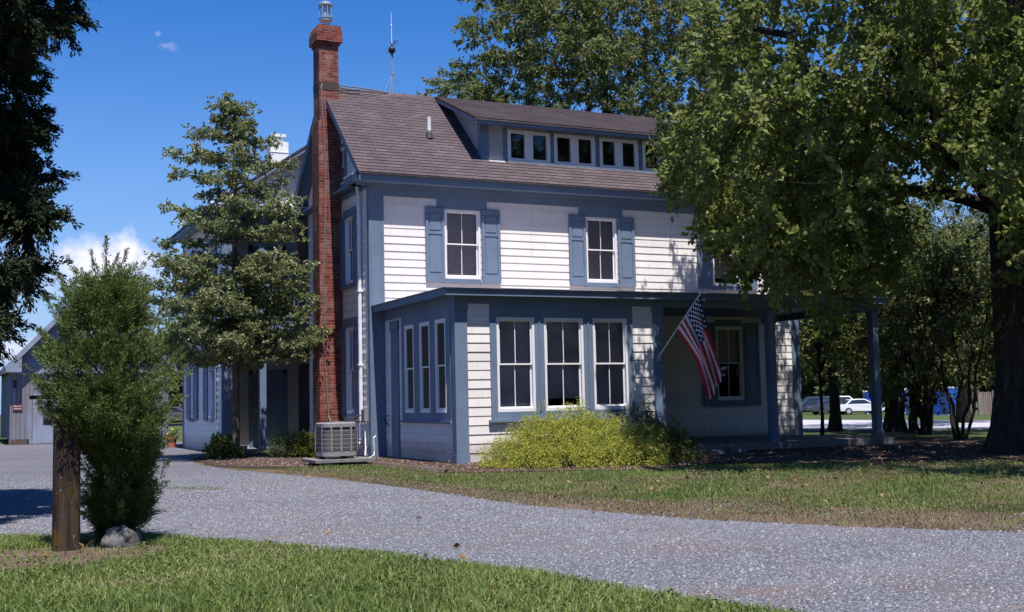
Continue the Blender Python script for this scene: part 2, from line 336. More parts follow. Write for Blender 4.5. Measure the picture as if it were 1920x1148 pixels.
# lawn / earth
b = NB('lawn earth'); p = b.ob(); n1 = b.noise(p, .55, 6, .65); n2 = b.noise(p, 9, 6, .7); n3 = b.noise(p, 70, 4, .7)
k = b.ramp(n1, [(.38, (.05, .068, .024)), (.5, (.085, .082, .04)), (.62, (.17, .13, .09))])
k = b.mix(.5, k, b.ramp(n2, [(.3, (.55, .6, .5)), (.7, (1.35, 1.3, 1.2))]), 'MULTIPLY'); k = b.mix(.4, k, b.ramp(n3, [(.3, (.5, .5, .5)), (.7, (1.4, 1.4, 1.4))]), 'MULTIPLY')
b.col(k, .95, .1); b.bump(n3, .03)
b = NB('dry soil'); p = b.ob(); n1 = b.noise(p, 2.2, 6, .7); n3 = b.noise(p, 60, 5, .7)
k = b.ramp(n1, [(.35, (.10, .068, .052)), (.65, (.17, .125, .10))]); k = b.mix(.5, k, b.ramp(n3, [(.3, (.5, .5, .5)), (.7, (1.5, 1.45, 1.4))]), 'MULTIPLY'); b.col(k, .95, .1); b.bump(n3, .02)
b = NB('mulch'); p = b.ob(); v = b.n('TexVoronoi'); v.inputs['Scale'].default_value = 26; b.l(b.ob((1, 1.6, 1)), v.inputs['Vector']); n3 = b.noise(p, 45, 5, .7)
k = b.ramp(v.outputs['Color'], [(0, (.035, .02, .017)), (.5, (.085, .055, .045)), (1, (.20, .15, .13))]); k = b.mix(.5, k, b.ramp(n3, [(.3, (.5, .5, .5)), (.7, (1.5, 1.45, 1.4))]), 'MULTIPLY'); b.col(k, .95, .1); b.bump(b.math('ADD', n3, v.outputs['Distance']), .04)
b = NB('gravel'); p = b.ob(); v = b.n('TexVoronoi'); v.inputs['Scale'].default_value = 34; b.l(p, v.inputs['Vector']); v2 = b.n('TexVoronoi'); v2.inputs['Scale'].default_value = 75; b.l(p, v2.inputs['Vector'])
sx = b.n('SeparateColor'); b.l(v.outputs['Color'], sx.inputs[0]); s2 = b.n('SeparateColor'); b.l(v2.outputs['Color'], s2.inputs[0])
k = b.ramp(sx.outputs[0], [(0, (.10, .103, .125)), (.25, (.17, .173, .205)), (.7, (.215, .22, .262)), (.95, (.23, .235, .278)), (1, (.25, .255, .29))])
k = b.mix(.45, k, b.ramp(s2.outputs[0], [(0, (.15, .153, .182)), (.5, (.21, .215, .258)), (1, (.235, .24, .28))]))
k = b.mix(b.ramp(v.outputs['Distance'], [(.55, (0, 0, 0)), (.85, (.75, .75, .75))]), k, (.05, .048, .054))
pt = b.noise(b.ob((1, 1, 1)), .8, 6, .7); k = b.mix(b.ramp(pt, [(.50, (0, 0, 0)), (.66, (.75, .75, .75))]), k, (.20, .155, .14))
wav = b.noise(b.ob((.35, 1.1, 1)), .6, 4); k = b.mix(.6, k, b.ramp(wav, [(.35, (.74, .74, .76)), (.65, (1.15, 1.13, 1.12))]), 'MULTIPLY')
sp = b.n('SeparateXYZ'); b.l(p, sp.inputs[0]); yy = b.math('SUBTRACT', b.math('MINIMUM', sp.outputs[1], 5.0), 5.0); cc = b.math('SUBTRACT', b.math('MULTIPLY', b.math('MULTIPLY', yy, yy), .0057), 5.9)
rut = b.math('ABSOLUTE', b.math('SUBTRACT', b.math('ABSOLUTE', b.math('SUBTRACT', b.math('ADD', sp.outputs[0], b.math('MULTIPLY', b.noise(b.ob(), .5, 3), .5)), cc)), .85)); rut = b.math('SUBTRACT', 1.0, b.math('MULTIPLY', rut, 3.0, True))
k = b.mix(b.math('MULTIPLY', b.math('MAXIMUM', rut, 0.0), b.ramp(b.noise(b.ob(), 1.7, 5, .7), [(.35, (.1, .1, .1)), (.65, (.6, .6, .6))])), k, (.155, .148, .165))
b.col(k, .85, .25); b.bump(b.math('ADD', b.math('MULTIPLY', v.outputs['Distance'], -1.4), b.math('MULTIPLY', v2.outputs['Distance'], -.6)), .03)
b = NB('pale road'); b.col(b.ramp(b.noise(b.ob(), 1.5, 8, .7), [(.3, (.33, .33, .38)), (.7, (.42, .415, .47))]), .9, .2)
b = NB('far grass'); b.col(b.ramp(b.noise(b.ob(), .35, 6, .7), [(.3, (.04, .06, .02)), (.7, (.075, .095, .035))]), .95, .1)
def ground():
    N = 150; me = MB(); xs = [-400+i*9.0 for i in range(90)] ; 
    xs = sorted(set([-900, -600, -400, -250, -150, -90, -60]+[-40+4*i for i in range(41)]+[130, 150, 180, 220, 300, 450, 700, 1000])); ys = sorted(set([-300, -150, -80, -50]+[-40+4*i for i in range(41)]+[130, 150, 180, 220, 300, 450, 700, 1100]))
    V = []
    for y in ys:
        for x in xs:
            r = math.hypot(x+8.9, y+26.6); V.append((x, y, -.65*sst(55, 105, r)*sst(15, 35, x)))
    Fc = [(j*len(xs)+i, j*len(xs)+i+1, (j+1)*len(xs)+i+1, (j+1)*len(xs)+i) for j in range(len(ys)-1) for i in range(len(xs)-1)]
    m = bpy.data.meshes.new('lawn'); m.from_pydata(V, [], Fc); m.materials.append(MATS['lawn earth']); m.materials.append(MATS['far grass'])
    for pl_ in m.polygons: pl_.material_index = 1 if (pl_.center.y > 12 or pl_.center.x > 13) else 0; pl_.use_smooth = True
    o = bpy.data.objects.new('lawn', m); COL.objects.link(o); tag(o, kind='structure')
ground()
NEAR = [(-30, -5), (-14, -12.2), (-8.49, -13.74), (-7.9, -14.1), (-7.08, -14.66), (-6.01, -16.52), (-5.26, -18.29), (-4.87, -19.98), (-4.6, -21.01), (-4.2, -23.5), (-3.4, -27)]
FAR = [(6, -27), (1.2, -21.5), (-.41, -19.14), (-1.28, -17.95), (-2.05, -16.44), (-2.68, -14.02), (-2.89, -9.94), (-3.0, -7.6), (-3.34, -5.85), (-3.7, -4.2), (-3.9, -2.6), (-4.0, 0), (-3.8, 2.5), (-3.0, 5.2), (-2.6, 6), (-2.5, 13.2), (-1.9, 14.2), (-1.4, 14.4), (-1.2, 24), (-9, 24.5), (-30, 24)]
GRAVEL = jitter_poly(NEAR+FAR, .06, .25, 3)
sheet('driveway', GRAVEL, .008, 'gravel')
sheet('earth_verge', jitter_poly([(-4.2, -3.2), (-3.6, -6), (-3.2, -9.9), (-2.95, -14), (-2.3, -16.6), (-1.5, -18.2), (-.6, -19.4), (.9, -21.6), (2.6, -21.0), (.9, -18.0), (-.2, -16.2), (-1.2, -14.6), (-1.85, -12.8), (-2.15, -9.8), (-2.4, -7.2), (-2.7, -5.4), (-3.3, -3.3)], .08, .25, 4), .004, 'dry soil')
sheet('earth_patch', jitter_poly([(-9.2, -15.2), (-8.3, -14.9), (-7.4, -14.9), (-7.15, -15.4), (-7.1, -16.0), (-7.5, -16.3), (-7.9, -16.5), (-8.5, -16.6), (-9.2, -16.5)], .09, .15, 6), .006, 'dry soil')
sheet('mulch_bed', jitter_poly([(-3.9, -1.2), (-3.2, -2.6), (-2.4, -3.1), (-1.15, -3.5), (-1.0, -7.0), (-.2, -7.6), (.9, -8.2), (2.0, -9.0), (3.2, -8.6), (4.2, -8.0), (4.9, -9.3), (6.5, -10.4), (9, -12.4), (12, -12.6), (14, -10), (15.5, -5.5), (15.5, -1), (12, 1), (5, 1), (0, .5), (-.2, 6), (-2.2, 6), (-2.9, 5.2), (-3.7, 2.5)], .07, .25, 7), .012, 'mulch')
sheet('road', jitter_poly([(15.5, 13.5), (18.5, 6.8), (21.45, 1.1), (27, -9.6), (33, -21), (40, -24), (31.2, -6), (30.2, 8.9), (29.6, 20.3), (29.2, 30), (24, 32)], .12, 1, 9), .02, 'pale road')

# ---------------------------------------------------------------- farmhouse
H = thing('farmhouse', (0, 0, 0), 'two storey white clapboard farmhouse with blue trim, grey shingle roof and front porch', 'house')
class Pl:
    """local frame of a wall: s along, d outward, z up"""
    def __init__(s, axis, at, sign): s.a, s.at, s.g = axis, at, sign
    def p(s, u, d, z): return (u, s.at+s.g*d, z) if s.a == 'y' else (s.at+s.g*d, u, z)
    def box(s, mb, u0, u1, d0, d1, z0, z1, m=0):
        a = s.p(u0, d0, z0); c = s.p(u1, d1, z1); mb.box(a[0], c[0], a[1], c[1], z0, z1, m)
FR = Pl('y', 0, -1); LF = Pl('x', 0, -1); RO = Pl('y', -4.417, -1); RL = Pl('x', .355, -1); DO = Pl('y', .3, -1); WL = Pl('x', -2.34, -1); WF = Pl('y', 5.75, -1); WB = Pl('y', 7.0, -1)
def siding(mb, pl, u0, u1, z0, z1, holes=(), ex=.19, top=None, out=.013, m=0):
    """lapped boards with real steps; top(z) -> (u0,u1) for gables"""
    rg = random.Random(int(u0*100)+int(z0*10)+77)
    cz = []; z = z0
    while z < z1: cz.append((z, min(z+ex, z1))); z += ex
    for c0, c1 in cz:
        lv = sorted(set([c0, c1]+[h for ho in holes for h in ho[2:4] if c0 < h < c1]))
        wob = rg.uniform(-.003, .003)
        for a, b_ in zip(lv[:-1], lv[1:]):
            da = (out+wob)*(1-(a-c0)/ex)+.004; db = (out+wob)*(1-(b_-c0)/ex)+.004
            (l0, r0), (l1, r1) = (top(a), top(b_)) if top else ((u0, u1), (u0, u1))
            l0, r0, l1, r1 = max(l0, u0), min(r0, u1), max(l1, u0), min(r1, u1)
            if r0 <= l0: continue
            if r1 < l1: l1 = r1 = (l1+r1)/2
            cuts = sorted([(h[0], h[1]) for h in holes if h[2] < b_-1e-6 and h[3] > a+1e-6]); segs = []; x = None
            cur0, cur1 = l0, l1
            for h0, h1 in cuts:
                segs.append((cur0, h0, cur1, h0)); cur0 = cur1 = h1
            segs.append((cur0, r0, cur1, r1))
            for s0, s1, t0, t1 in segs:
                if s1-s0 < 1e-4: continue
                q = [pl.p(s0, da, a), pl.p(s1, da, a), pl.p(t1, db, b_), pl.p(t0, db, b_)]
                mb.face(q, m)
                if a == c0: mb.face([pl.p(s0, .0, a), pl.p(s1, .0, a), pl.p(s1, da, a), pl.p(s0, da, a)], m)
    return mb
def window(pl, u0, u1, z0, z1, parent=H, cas=(.0, .0, .0, .0), sash=.055, blind=0, label=None, depth=.03, flush=0, gmat='window glass', bmat='blinds', muntin=True, frame='white trim', sill=True):
    """u0..z1: outer edge of the white sash frame. cas: blue casing widths left,right,bottom,top"""
    w = MB(); l, r, bo, t = cas
    # casing
    if l: pl.box(w, u0-l, u0, -.02, .045, z0-bo, z1+t, 1)
    if r: pl.box(w, u1, u1+r, -.02, .045, z0-bo, z1+t, 1)
    if t: pl.box(w, u0, u1, -.02, .047, z1, z1+t, 1)
    if bo: pl.box(w, u0, u1, -.02, .05, z0-bo, z0, 1)
    if sill: pl.box(w, u0-l-.05, u1+r+.05, -.02, .10, z0-bo-.045, z0-bo, 1)
    # outer white frame
    s = sash
    pl.box(w, u0, u0+s, -.08, depth, z0, z1); pl.box(w, u1-s, u1, -.08, depth, z0, z1); pl.box(w, u0+s, u1-s, -.08, depth, z1-s, z1); pl.box(w, u0+s, u1-s, -.08, depth+.01, z0, z0+s*1.3)
    a0, a1, b0, b1 = u0+s, u1-s, z0+s*1.3, z1-s; zm = (b0+b1)/2
    # sashes: upper proud of lower
    q = .034
    for (c0, c1, dd) in ((zm-.02, b1, -.005+flush), (b0, zm+.02, -.045+flush*1.6)):
        pl.box(w, a0, a0+q, dd-.028, dd, c0, c1); pl.box(w, a1-q, a1, dd-.028, dd, c0, c1); pl.box(w, a0+q, a1-q, dd-.028, dd, c1-q, c1); pl.box(w, a0+q, a1-q, dd-.028, dd, c0, c0+q)
        if muntin: um = (a0+a1)/2; pl.box(w, um-.009, um+.009, dd-.022, dd-.004, c0+q, c1-q)
    o = w.build('window', ['white trim', 'blue trim'], parent); o2 = tag(o, label)
    g = MB()
    for (c0, c1, dd) in ((zm-.02, b1, -.005+flush), (b0, zm+.02, -.045+flush*1.6)):
        g.face([pl.p(a0+q, dd-.015, c0+q), pl.p(a1-q, dd-.015, c0+q), pl.p(a1-q, dd-.015, c1-q), pl.p(a0+q, dd-.015, c1-q)])
    g.build('pane', gmat, o)
    k = MB(); zt = b1; zb = b1-(b1-b0)*blind
    if blind: k.face([pl.p(a0, -.11, zb), pl.p(a1, -.11, zb), pl.p(a1, -.11, zt), pl.p(a0, -.11, zt)]); k.build('blind', bmat, o)
    return o
def shutter(pl, u0, u1, z0, z1, label=None, parent=H):
    s = MB(); w = .075; d0, d1 = .036, .072
    pl.box(s, u0, u0+w, d0, d1, z0, z1); pl.box(s, u1-w, u1, d0, d1, z0, z1)
    h = z1-z0; zm = z0+h*.68
    for a, b_ in ((z0, z0+h*.115), (zm-.07, zm+.0), (z1-h*.07, z1)): pl.box(s, u0+w, u1-w, d0, d1, a, b_)
    pl.box(s, u0+w, u1-w, d0, d0+.014, z0+h*.115, zm-.07); pl.box(s, u0+w, u1-w, d0, d0+.014, zm, z1-h*.07)
    for a, b_ in ((z0+h*.115+.035, zm-.105), (zm+.035, z1-h*.07-.03)): pl.box(s, u0+w+.03, u1-w-.03, d0+.014, d0+.026, a, b_)
    return tag(s.build('shutter', 'blue trim', parent), label)
SL = .902; RZ = 9.63; RY = 2.7
def zr(y): return 6.79+SL*((y+.45) if y < RY else (5.85-y))
# --- walls of the main block
U1 = [(1.933, 2.907), (5.934, 6.872), (9.93, 10.87)]
m = MB(); siding(m, FR, .33, 12.56, .02, 6.3, [(a, b_, 4.32, 6.06) for a, b_ in U1]+[(9.94, 10.84, 1.16, 3.2)])
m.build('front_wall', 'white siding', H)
m = MB()
siding(m, LF, .0, 5.4, .02, 9.5, [(1.14, 1.88, 4.3, 6.0), (1.16, 1.91, 1.05, 3.2), (1.75, 2.45, 6.88, 7.96)], top=lambda z: (0, 5.4) if z < 6.9 else (RY-(RZ-.05-z)/SL, RY+(RZ-.05-z)/SL))
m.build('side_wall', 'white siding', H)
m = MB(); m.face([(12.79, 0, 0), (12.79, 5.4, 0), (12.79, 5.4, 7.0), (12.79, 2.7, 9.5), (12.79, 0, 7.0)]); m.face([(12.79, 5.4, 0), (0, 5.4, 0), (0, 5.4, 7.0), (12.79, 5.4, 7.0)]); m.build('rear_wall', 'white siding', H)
m = MB(); m.box(.05, 12.7, .15, 5.3, .1, .16); m.box(.05, 12.7, .15, 5.3, 3.55, 3.65); m.box(.45, 5.0, -4.3, -.02, .1, .16); m.box(.05, 12.7, 3.2, 3.3, .16, 3.55); m.box(.05, 12.7, 3.2, 3.3, 3.65, 6.6); m.box(.05, 12.7, .2, 5.2, 6.55, 6.6); m.box(.42, 5.05, -.12, -.06, .16, 3.3); m.box(4.95, 5.05, -4.3, -.12, .16, 3.3); m.box(.42, 5.05, -4.3, -.06, 3.3, 3.34); m.box(.05, 12.7, 1.6, 1.65, .2, 6.5)
m.build('interior', 'dark interior', H)  # floors and walls; near-black liners added so windows look unlit inside
m = MB(); m.box(-.01, 12.8, -.01, 5.41, -.05, .03); m.box(.37, 5.4, -4.40, 0, -.05, .03); m.build('foundation', 'concrete', H)
# corner boards, frieze
for x0, x1, z1 in ((0, .35, 6.3), (12.55, 12.79, 6.3)):
    m = MB(); m.box(x0-.032 if x0 == 0 else x0, x1 if x0 == 0 else x1+.03, -.045, .0, .0, z1)
    if x0 == 0: m.box(-.034, .0, .0, .11, .0, z1); m.box(.02, .05, -.06, -.045, .0, z1-.9); m.box(.29, .32, -.06, -.045, .0, z1-.9)
    m.build('corner_board', 'blue trim', H)
m = MB(); m.box(-.034, 12.82, -.05, -.0, 6.3, 6.6); m.box(-.034, 0, 0, .11, 6.3, 6.6)
for a, b_ in U1: m.box(a-.19, b_+.19, -.047, -.0, 6.06, 6.3)
m.build('frieze', 'blue trim', H)
m = MB(); m.box(-.05, -.0, .11, 2.2, 6.5, 6.62); m.prism([(-.0, .11, 6.64), (-.28, .11, 6.64), (-.28, .11, 6.70), (-.0, .11, 6.86)], (0, 5.2, 0)); m.build('pent_board', 'blue trim', H)
# eave: soffit + fascia, gable return, rake boards
m = MB(); m.box(-.39, 13.18, -.385, .0, 6.6, 6.64); m.box(-.39, 13.18, -.405, -.385, 6.58, 6.765); m.box(-.39, -.0, -.384, .72, 6.64, 6.80); m.box(-.36, 13.15, -.10, -.055, 6.53, 6.6)
m.build('eave', 'blue trim', H)
m = MB(); m.prism([(-.42, .02, 6.80), (-.04, .02, 6.80), (-.04, .02, 6.86), (-.42, .02, 6.82)], (0, .73, 0)); m.build('return_cap', 'white trim', H)
for sgn in (0, 1):
    for x in (-.39, 13.15):
        m = MB()
        ya, yb = (-.45, RY) if sgn == 0 else (5.85, RY)
        m.prism([(x, ya, zr(ya)-.20), (x, ya, zr(ya)-.035), (x, yb, zr(yb)-.035), (x, yb, zr(yb)-.20)], (.03, 0, 0)); m.build('rake_board', 'blue trim', H)
m = MB()
for x0, x1 in ((-.36, 0), (12.8, 13.15)):
    m = MB()
    for ya, yb in ((.0, RY), (5.85, RY)): m.prism([(x0, ya, zr(ya)-.13), (x1, ya, zr(ya)-.13), (x1, yb, zr(yb)-.13), (x0, yb, zr(yb)-.13)], (0, 0, .03))
    m.build('soffit', 'blue trim', H)
# --- roof built of lapped shingle courses
def courses(mb, A, B, C, D, n, th=.012, m=0):
    """A-B eave line, D-C ridge line; n courses with a small butt step"""
    A, B, C, D = map(Vector, (A, B, C, D)); up = (B-A).cross(D-A).normalized(); L = (D-A).length
    for i in range(n):
        t0, t1 = i/n, (i+1)/n; a, b_, c, d = A.lerp(D, t0), B.lerp(C, t0), B.lerp(C, t1), A.lerp(D, t1)
        a2, b2 = a+up*th, b_+up*th; xa = (a-A).dot((B-A).normalized()); xb = xa+(b_-a).length
        mb.face([a2, b2, c, d], m, [(A.x+xa, t0*L), (A.x+xa+(b_-a).length, t0*L), (A.x+(c-A).dot((B-A).normalized()), t1*L), (A.x+(d-A).dot((B-A).normalized()), t1*L)])
        mb.face([a, b_, b2, a2], m)
X0, X1 = -.40, 13.19
m = MB(); courses(m, (X0, -.47, 6.775), (X1, -.47, 6.775), (X1, RY, RZ), (X0, RY, RZ), 29); courses(m, (X1, 5.87, 6.775), (X0, 5.87, 6.775), (X0, RY, RZ), (X1, RY, RZ), 29)
for ya in (-.47, 5.87):
    m.prism([(X0, ya, 6.745), (X0, ya, 6.772), (X0, RY, RZ-.005), (X0, RY, RZ-.032)], (X1-X0, 0, 0))
roof = m.build('roof', 'roof shingles', H)
m = MB(); m.prism([(X0, RY-.16, RZ-.125), (X0, RY, RZ+.035), (X0, RY+.16, RZ-.125), (X0, RY, RZ-.0)], (X1-X0, 0, 0)); m.build('ridge_cap', 'roof shingles', roof)
# --- chimney
plain('lead flashing', (.06, .035, .035), .8)
def brick_block(m, x0, x1, y0, y1, z0, z1): m.box(x0, x1, y0, y1, z0, z1)
m = MB(); m.box(-.63, -.03, 2.2, 2.84, 0, 3.3); m.box(-.61, -.03, 2.2, 2.82, 3.3, 8.6); m.box(-.575, -.06, 2.2, 2.76, 8.6, 10.62)
m.box(-.61, -.03, 2.165, 2.80, 10.62, 10.70); m.box(-.66, .03, 2.11, 2.86, 10.70, 10.93)
m.prism([(-.66, 2.11, 10.93), (.03, 2.11, 10.93), (-.02, 2.11, 11.13), (-.61, 2.11, 11.13)], (0, .75, 0)); ch = m.build('chimney', 'brick', H)
c = (-.31, 2.48, 0)
m = MB(); m.lathe(c, [(.10, 11.1), (.10, 11.28), (.17, 11.34), (.17, 11.40), (.185, 11.40), (.185, 11.44)], 18); m.lathe(c, [(.115, 11.44), (.115, 11.74)], 14)
for i in range(8):
    a = i*math.pi/4; m.tube([(c[0]+.172*math.cos(a), c[1]+.172*math.sin(a), 11.42), (c[0]+.172*math.cos(a), c[1]+.172*math.sin(a), 11.76)], .012, 6)
m.lathe(c, [(.19, 11.74), (.195, 11.76), (.19, 11.80), (.12, 11.85), (.02, 11.87)], 18); m.build('flue_cap', 'galvanised steel', ch)
m = MB(); m.box(-.582, -.053, 2.193, 2.765, 9.42, 9.64); m.build('flashing', 'lead flashing', ch)
m = MB(); m.tube([(1.45, 2.62, 9.63), (.6, 2.60, 9.68), (-.1, 2.52, 9.66), (-.5, 2.2, 9.58), (-.54, 2.17, 9.45), (-.50, 2.17, 8.7), (-.45, 2.17, 7.6), (-.46, 2.17, 6.2), (-.52, 2.17, 4.5), (-.50, 2.17, 2.4), (-.42, 2.17, 1.0), (-.40, 2.1, .85)], .017, 6); m.tube([(-.1, 2.50, 9.62), (.35, 2.45, 9.56), (.62, 2.5, 9.6)], .022, 6); m.build('lightning_cable', 'grey cable', H)
# --- vent pipe
m = MB(); m.lathe((1.97, .98, 0), [(.05, 7.95), (.05, 8.62)], 12); m.build('vent_pipe', 'white plastic', H); m = MB(); m.lathe((1.97, .98, 0), [(.11, 8.05), (.08, 8.2), (.055, 8.26)], 14); m.build('vent_collar', 'unit dark', bpy.data.objects['vent_pipe'])
# --- dormer
DZ = lambda y: 8.42+.443*(y+.1)
m = MB(); wins = [(3.86, 5.11), (5.22, 6.47), (6.6, 7.82), (7.95, 9.2)]
DO.box(m, 3.15, 9.65, -.1, 0, 7.40, 7.52); DO.box(m, 3.15, 9.65, -.1, 0, 8.27, 8.56)
for a, b_ in ((3.15, 3.88), (5.09, 5.24), (6.45, 6.62), (7.80, 7.97), (9.18, 9.65)): DO.box(m, a, b_, -.1, 0, 7.52, 8.27)
for x in (3.15, 9.60): m.prism([(x, .4, 7.4), (x, .4, 8.62), (x, 2.6, 9.55)], (.05, 0, 0))
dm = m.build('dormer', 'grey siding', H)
m = MB()
for a, b_ in ((3.13, 3.33), (3.74, 3.86), (5.11, 5.22), (6.47, 6.6), (7.82, 7.95), (9.2, 9.33), (9.47, 9.67)): DO.box(m, a, b_, 0, .035, 7.45, 8.36)
DO.box(m, 3.86, 9.2, 0, .05, 7.43, 7.485); DO.box(m, 3.13, 9.67, 0, .04, 8.36, 8.5); m.box(3.11, 3.15, .3, .5, 7.5, 8.5); m.build('dormer_trim', 'blue trim', dm)
m = MB(); courses(m, (2.80, -.12, 8.44), (9.98, -.12, 8.44), (9.98, 2.66, 9.665), (2.80, 2.66, 9.665), 20)
m.prism([(2.80, -.115, 8.39), (2.80, -.115, 8.43), (2.80, 2.66, 9.655), (2.80, 2.66, 9.605)], (7.18, 0, 0), 0); m.build('dormer_roof', 'roof shingles', dm)
m = MB(); m.box(2.82, 9.96, -.075, -.055, 8.30, 8.43)
for x in (2.815, 9.94): m.prism([(x, -.09, 8.30), (x, -.09, 8.42), (x, 2.60, 9.61), (x, 2.60, 9.50)], (.022, 0, 0))
m.build('dormer_fascia', 'blue trim', dm)
for a, b_ in wins:
    w = MB(); f = .10; mid = (a+b_)/2; zz0, zz1 = 7.485, 8.30
    DO.box(w, a, a+f, -.06, .03, zz0, zz1); DO.box(w, b_-f, b_, -.06, .03, zz0, zz1); DO.box(w, mid-.115, mid+.115, -.06, .03, zz0, zz1)
    for p0, p1 in ((a+f, mid-.115), (mid+.115, b_-f)): DO.box(w, p0, p1, -.06, .03, zz0, zz0+.07); DO.box(w, p0, p1, -.06, .03, zz1-.085, zz1)
    DO.box(w, mid-.006, mid+.006, .03, .036, zz0, zz1)
    o = w.build('dormer_window', 'white trim', H)
    g = MB()
    for p0, p1 in ((a+f, mid-.115), (mid+.115, b_-f)): g.face([DO.p(p0, -.03, zz0+.07), DO.p(p1, -.03, zz0+.07), DO.p(p1, -.03, zz1-.085), DO.p(p0, -.03, zz1-.085)])
    g.build('pane', 'window glass', o)
m = MB(); m.box(3.2, 9.6, .62, .66, 7.3, 8.6); m.face([(3.2, .36, 7.50), (9.6, .36, 7.50), (9.6, .64, 7.75), (3.2, .64, 7.75)]); m.build('dormer_dark_liner', 'dark interior', H)  # dark sheets added behind the panes to imitate an unlit dormer
m = MB(); m.box(3.30, 3.75, .20, .27, 7.40, 7.44); m.build('flashing', 'white metal', dm)
# --- windows and shutters of the main block
for i, (a, b_) in enumerate(U1):
    window(FR, a, b_, 4.32, 6.06, cas=(.001, .001, .07, .001), blind=(1.0, .97, .9)[i])
    shutter(FR, a-.51, a-.01, 4.23, 6.08); shutter(FR, b_+.03, b_+.54, 4.23, 6.08)
window(FR, 9.94, 10.84, 1.16, 3.2, cas=(.01, .01, .12, .06), blind=.5); shutter(FR, 9.47, 9.92, 1.0, 3.3); shutter(FR, 10.90, 11.38, 1.0, 3.3)
m = MB(); m.box(9.94, 10.84, -.044, 0, 3.2, 3.38); m.build('window_header', 'blue trim', H)
window(LF, 1.14, 1.88, 4.3, 6.0, cas=(.001, .001, .06, .001), blind=.5); m = MB(); LF.box(m, 1.0, 2.0, 0, .045, 6.0, 6.2); m.build('window_header', 'blue trim', H)
shutter(LF, .70, 1.12, 4.2, 6.02); shutter(LF, 1.90, 2.2, 4.2, 6.02)
window(LF, 1.16, 1.91, 1.05, 3.2, cas=(.001, .001, .1, .001), blind=.0); m = MB(); LF.box(m, 1.0, 2.05, 0, .045, 3.2, 3.42); m.build('window_header', 'blue trim', H)
shutter(LF, .70, 1.14, .95, 3.22); shutter(LF, 1.93, 2.2, .95, 3.22)
window(LF, 1.82, 2.45, 6.92, 7.9, cas=(.09, .09, .06, .1), blind=0)
m = MB(); m.tube([(-.12, .55, 6.6), (-.10, .55, 6.45), (-.085, .55, 6.3), (-.085, .55, .42), (-.2, .48, .32)], .048, 10); m.box(-.15, -.02, .49, .61, 4.0, 4.04); m.box(-.15, -.02, .49, .61, 2.2, 2.24); m.build('downspout', 'white metal', H)
# --- enclosed front room
rg0 = random.Random(4)
RW = [(1.27, 2.158), (2.386, 3.344), (3.578, 4.45)]; SW = [(-2.06, -1.47), (-3.04, -2.43), (-3.96, -3.37)]
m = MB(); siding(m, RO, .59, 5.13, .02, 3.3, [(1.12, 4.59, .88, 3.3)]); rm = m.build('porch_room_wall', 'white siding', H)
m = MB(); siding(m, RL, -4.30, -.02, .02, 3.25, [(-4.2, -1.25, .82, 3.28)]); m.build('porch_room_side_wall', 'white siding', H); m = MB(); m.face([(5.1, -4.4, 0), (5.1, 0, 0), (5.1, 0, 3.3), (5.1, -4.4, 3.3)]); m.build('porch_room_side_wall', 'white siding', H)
m = MB(); RO.box(m, 1.12, 4.59, -.01, .042, .88, 1.04); RO.box(m, 1.12, 4.59, -.01, .042, 3.026, 3.3); RO.box(m, 1.06, 4.65, .0, .10, .83, .88)
for a, b_ in ((1.12, 1.27), (2.158, 2.386), (3.344, 3.578), (4.45, 4.59)): RO.box(m, a, b_, -.01, .04, 1.04, 3.026)
for a, b_ in ((2.25, 2.29), (3.44, 3.48)): RO.box(m, a, b_, .04, .055, 1.04, 3.026)
m.build('window_surround', 'blue trim', H)
m = MB(); RL.box(m, -4.2, -1.25, -.01, .042, .88, 1.05); RL.box(m, -4.2, -1.25, -.01, .042, 3.03, 3.28); RL.box(m, -4.24, -1.2, .0, .08, .83, .88)
for a, b_ in ((-1.47, -1.25), (-2.43, -2.06), (-3.37, -3.04), (-4.2, -3.96)): RL.box(m, a, b_, -.01, .04, 1.05, 3.03)
RL.box(m, -1.03, -.55, .0, .05, .0, 3.2); RL.box(m, -1.06, -.52, .05, .07, 2.95, 3.2); m.build('side_window_surround', 'blue trim', H)
for a, b_ in RW: window(RO, a, b_, 1.04, 3.026, sill=False, blind=rg0.choice((1.0, .9, .95)), bmat='curtain')
for a, b_ in SW: window(RL, a, b_, 1.05, 3.03, sill=False, muntin=False, sash=.05, depth=.045, flush=.035, gmat='darkened glass')
def post(name, x0, x1, y0, y1, z0, z1):
    m = MB(); m.box(x0, x1, y0, y1, z0, z1); m.box(x0-.02, x1+.02, y0-.02, y1+.02, z1-.16, z1-.04); m.box(x0-.012, x1+.012, y0-.012, y1+.012, z0, z0+.18)
    return m.build(name, 'blue trim', H)
post('porch_post', .32, .60, -4.46, -4.24, .0, 3.32); post('porch_post', 5.12, 5.38, -4.46, -4.24, .18, 3.32); post('porch_post', 8.33, 8.51, -4.45, -4.27, .18, 3.32); post('porch_post', 11.50, 11.68, -4.45, -4.27, .18, 3.32)
m = MB(); m.lathe((11.59, -4.36, 0), [(.2, .16), (.2, .22), (.13, .30)], 12); m.build('post_foot', 'concrete', H)
m = MB(); m.box(.33, 11.76, -4.45, -4.27, 3.3, 3.47); m.box(.33, .36+.14, -4.27, 0, 3.25, 3.47); m.box(11.56, 11.74, -4.27, 0, 3.3, 3.47); m.build('porch_beam', 'blue trim', H)
m = MB(); m.box(.06, 11.8, -4.66, .0, 3.47, 3.50); m.box(.04, 11.82, -4.68, -4.66, 3.45, 3.60); m.box(.04, .06, -4.66, .0, 3.45, 3.60); m.box(11.8, 11.82, -4.66, 0, 3.45, 3.60); m.box(.02, 11.84, -4.71, -4.68, 3.56, 3.60); m.build('porch_eave', 'blue trim', H)
b = NB('roll roofing'); b.col(b.ramp(b.noise(b.ob(), 3, 6), [(.3, (.30, .27, .30)), (.7, (.5, .47, .5))]), .8, .3)
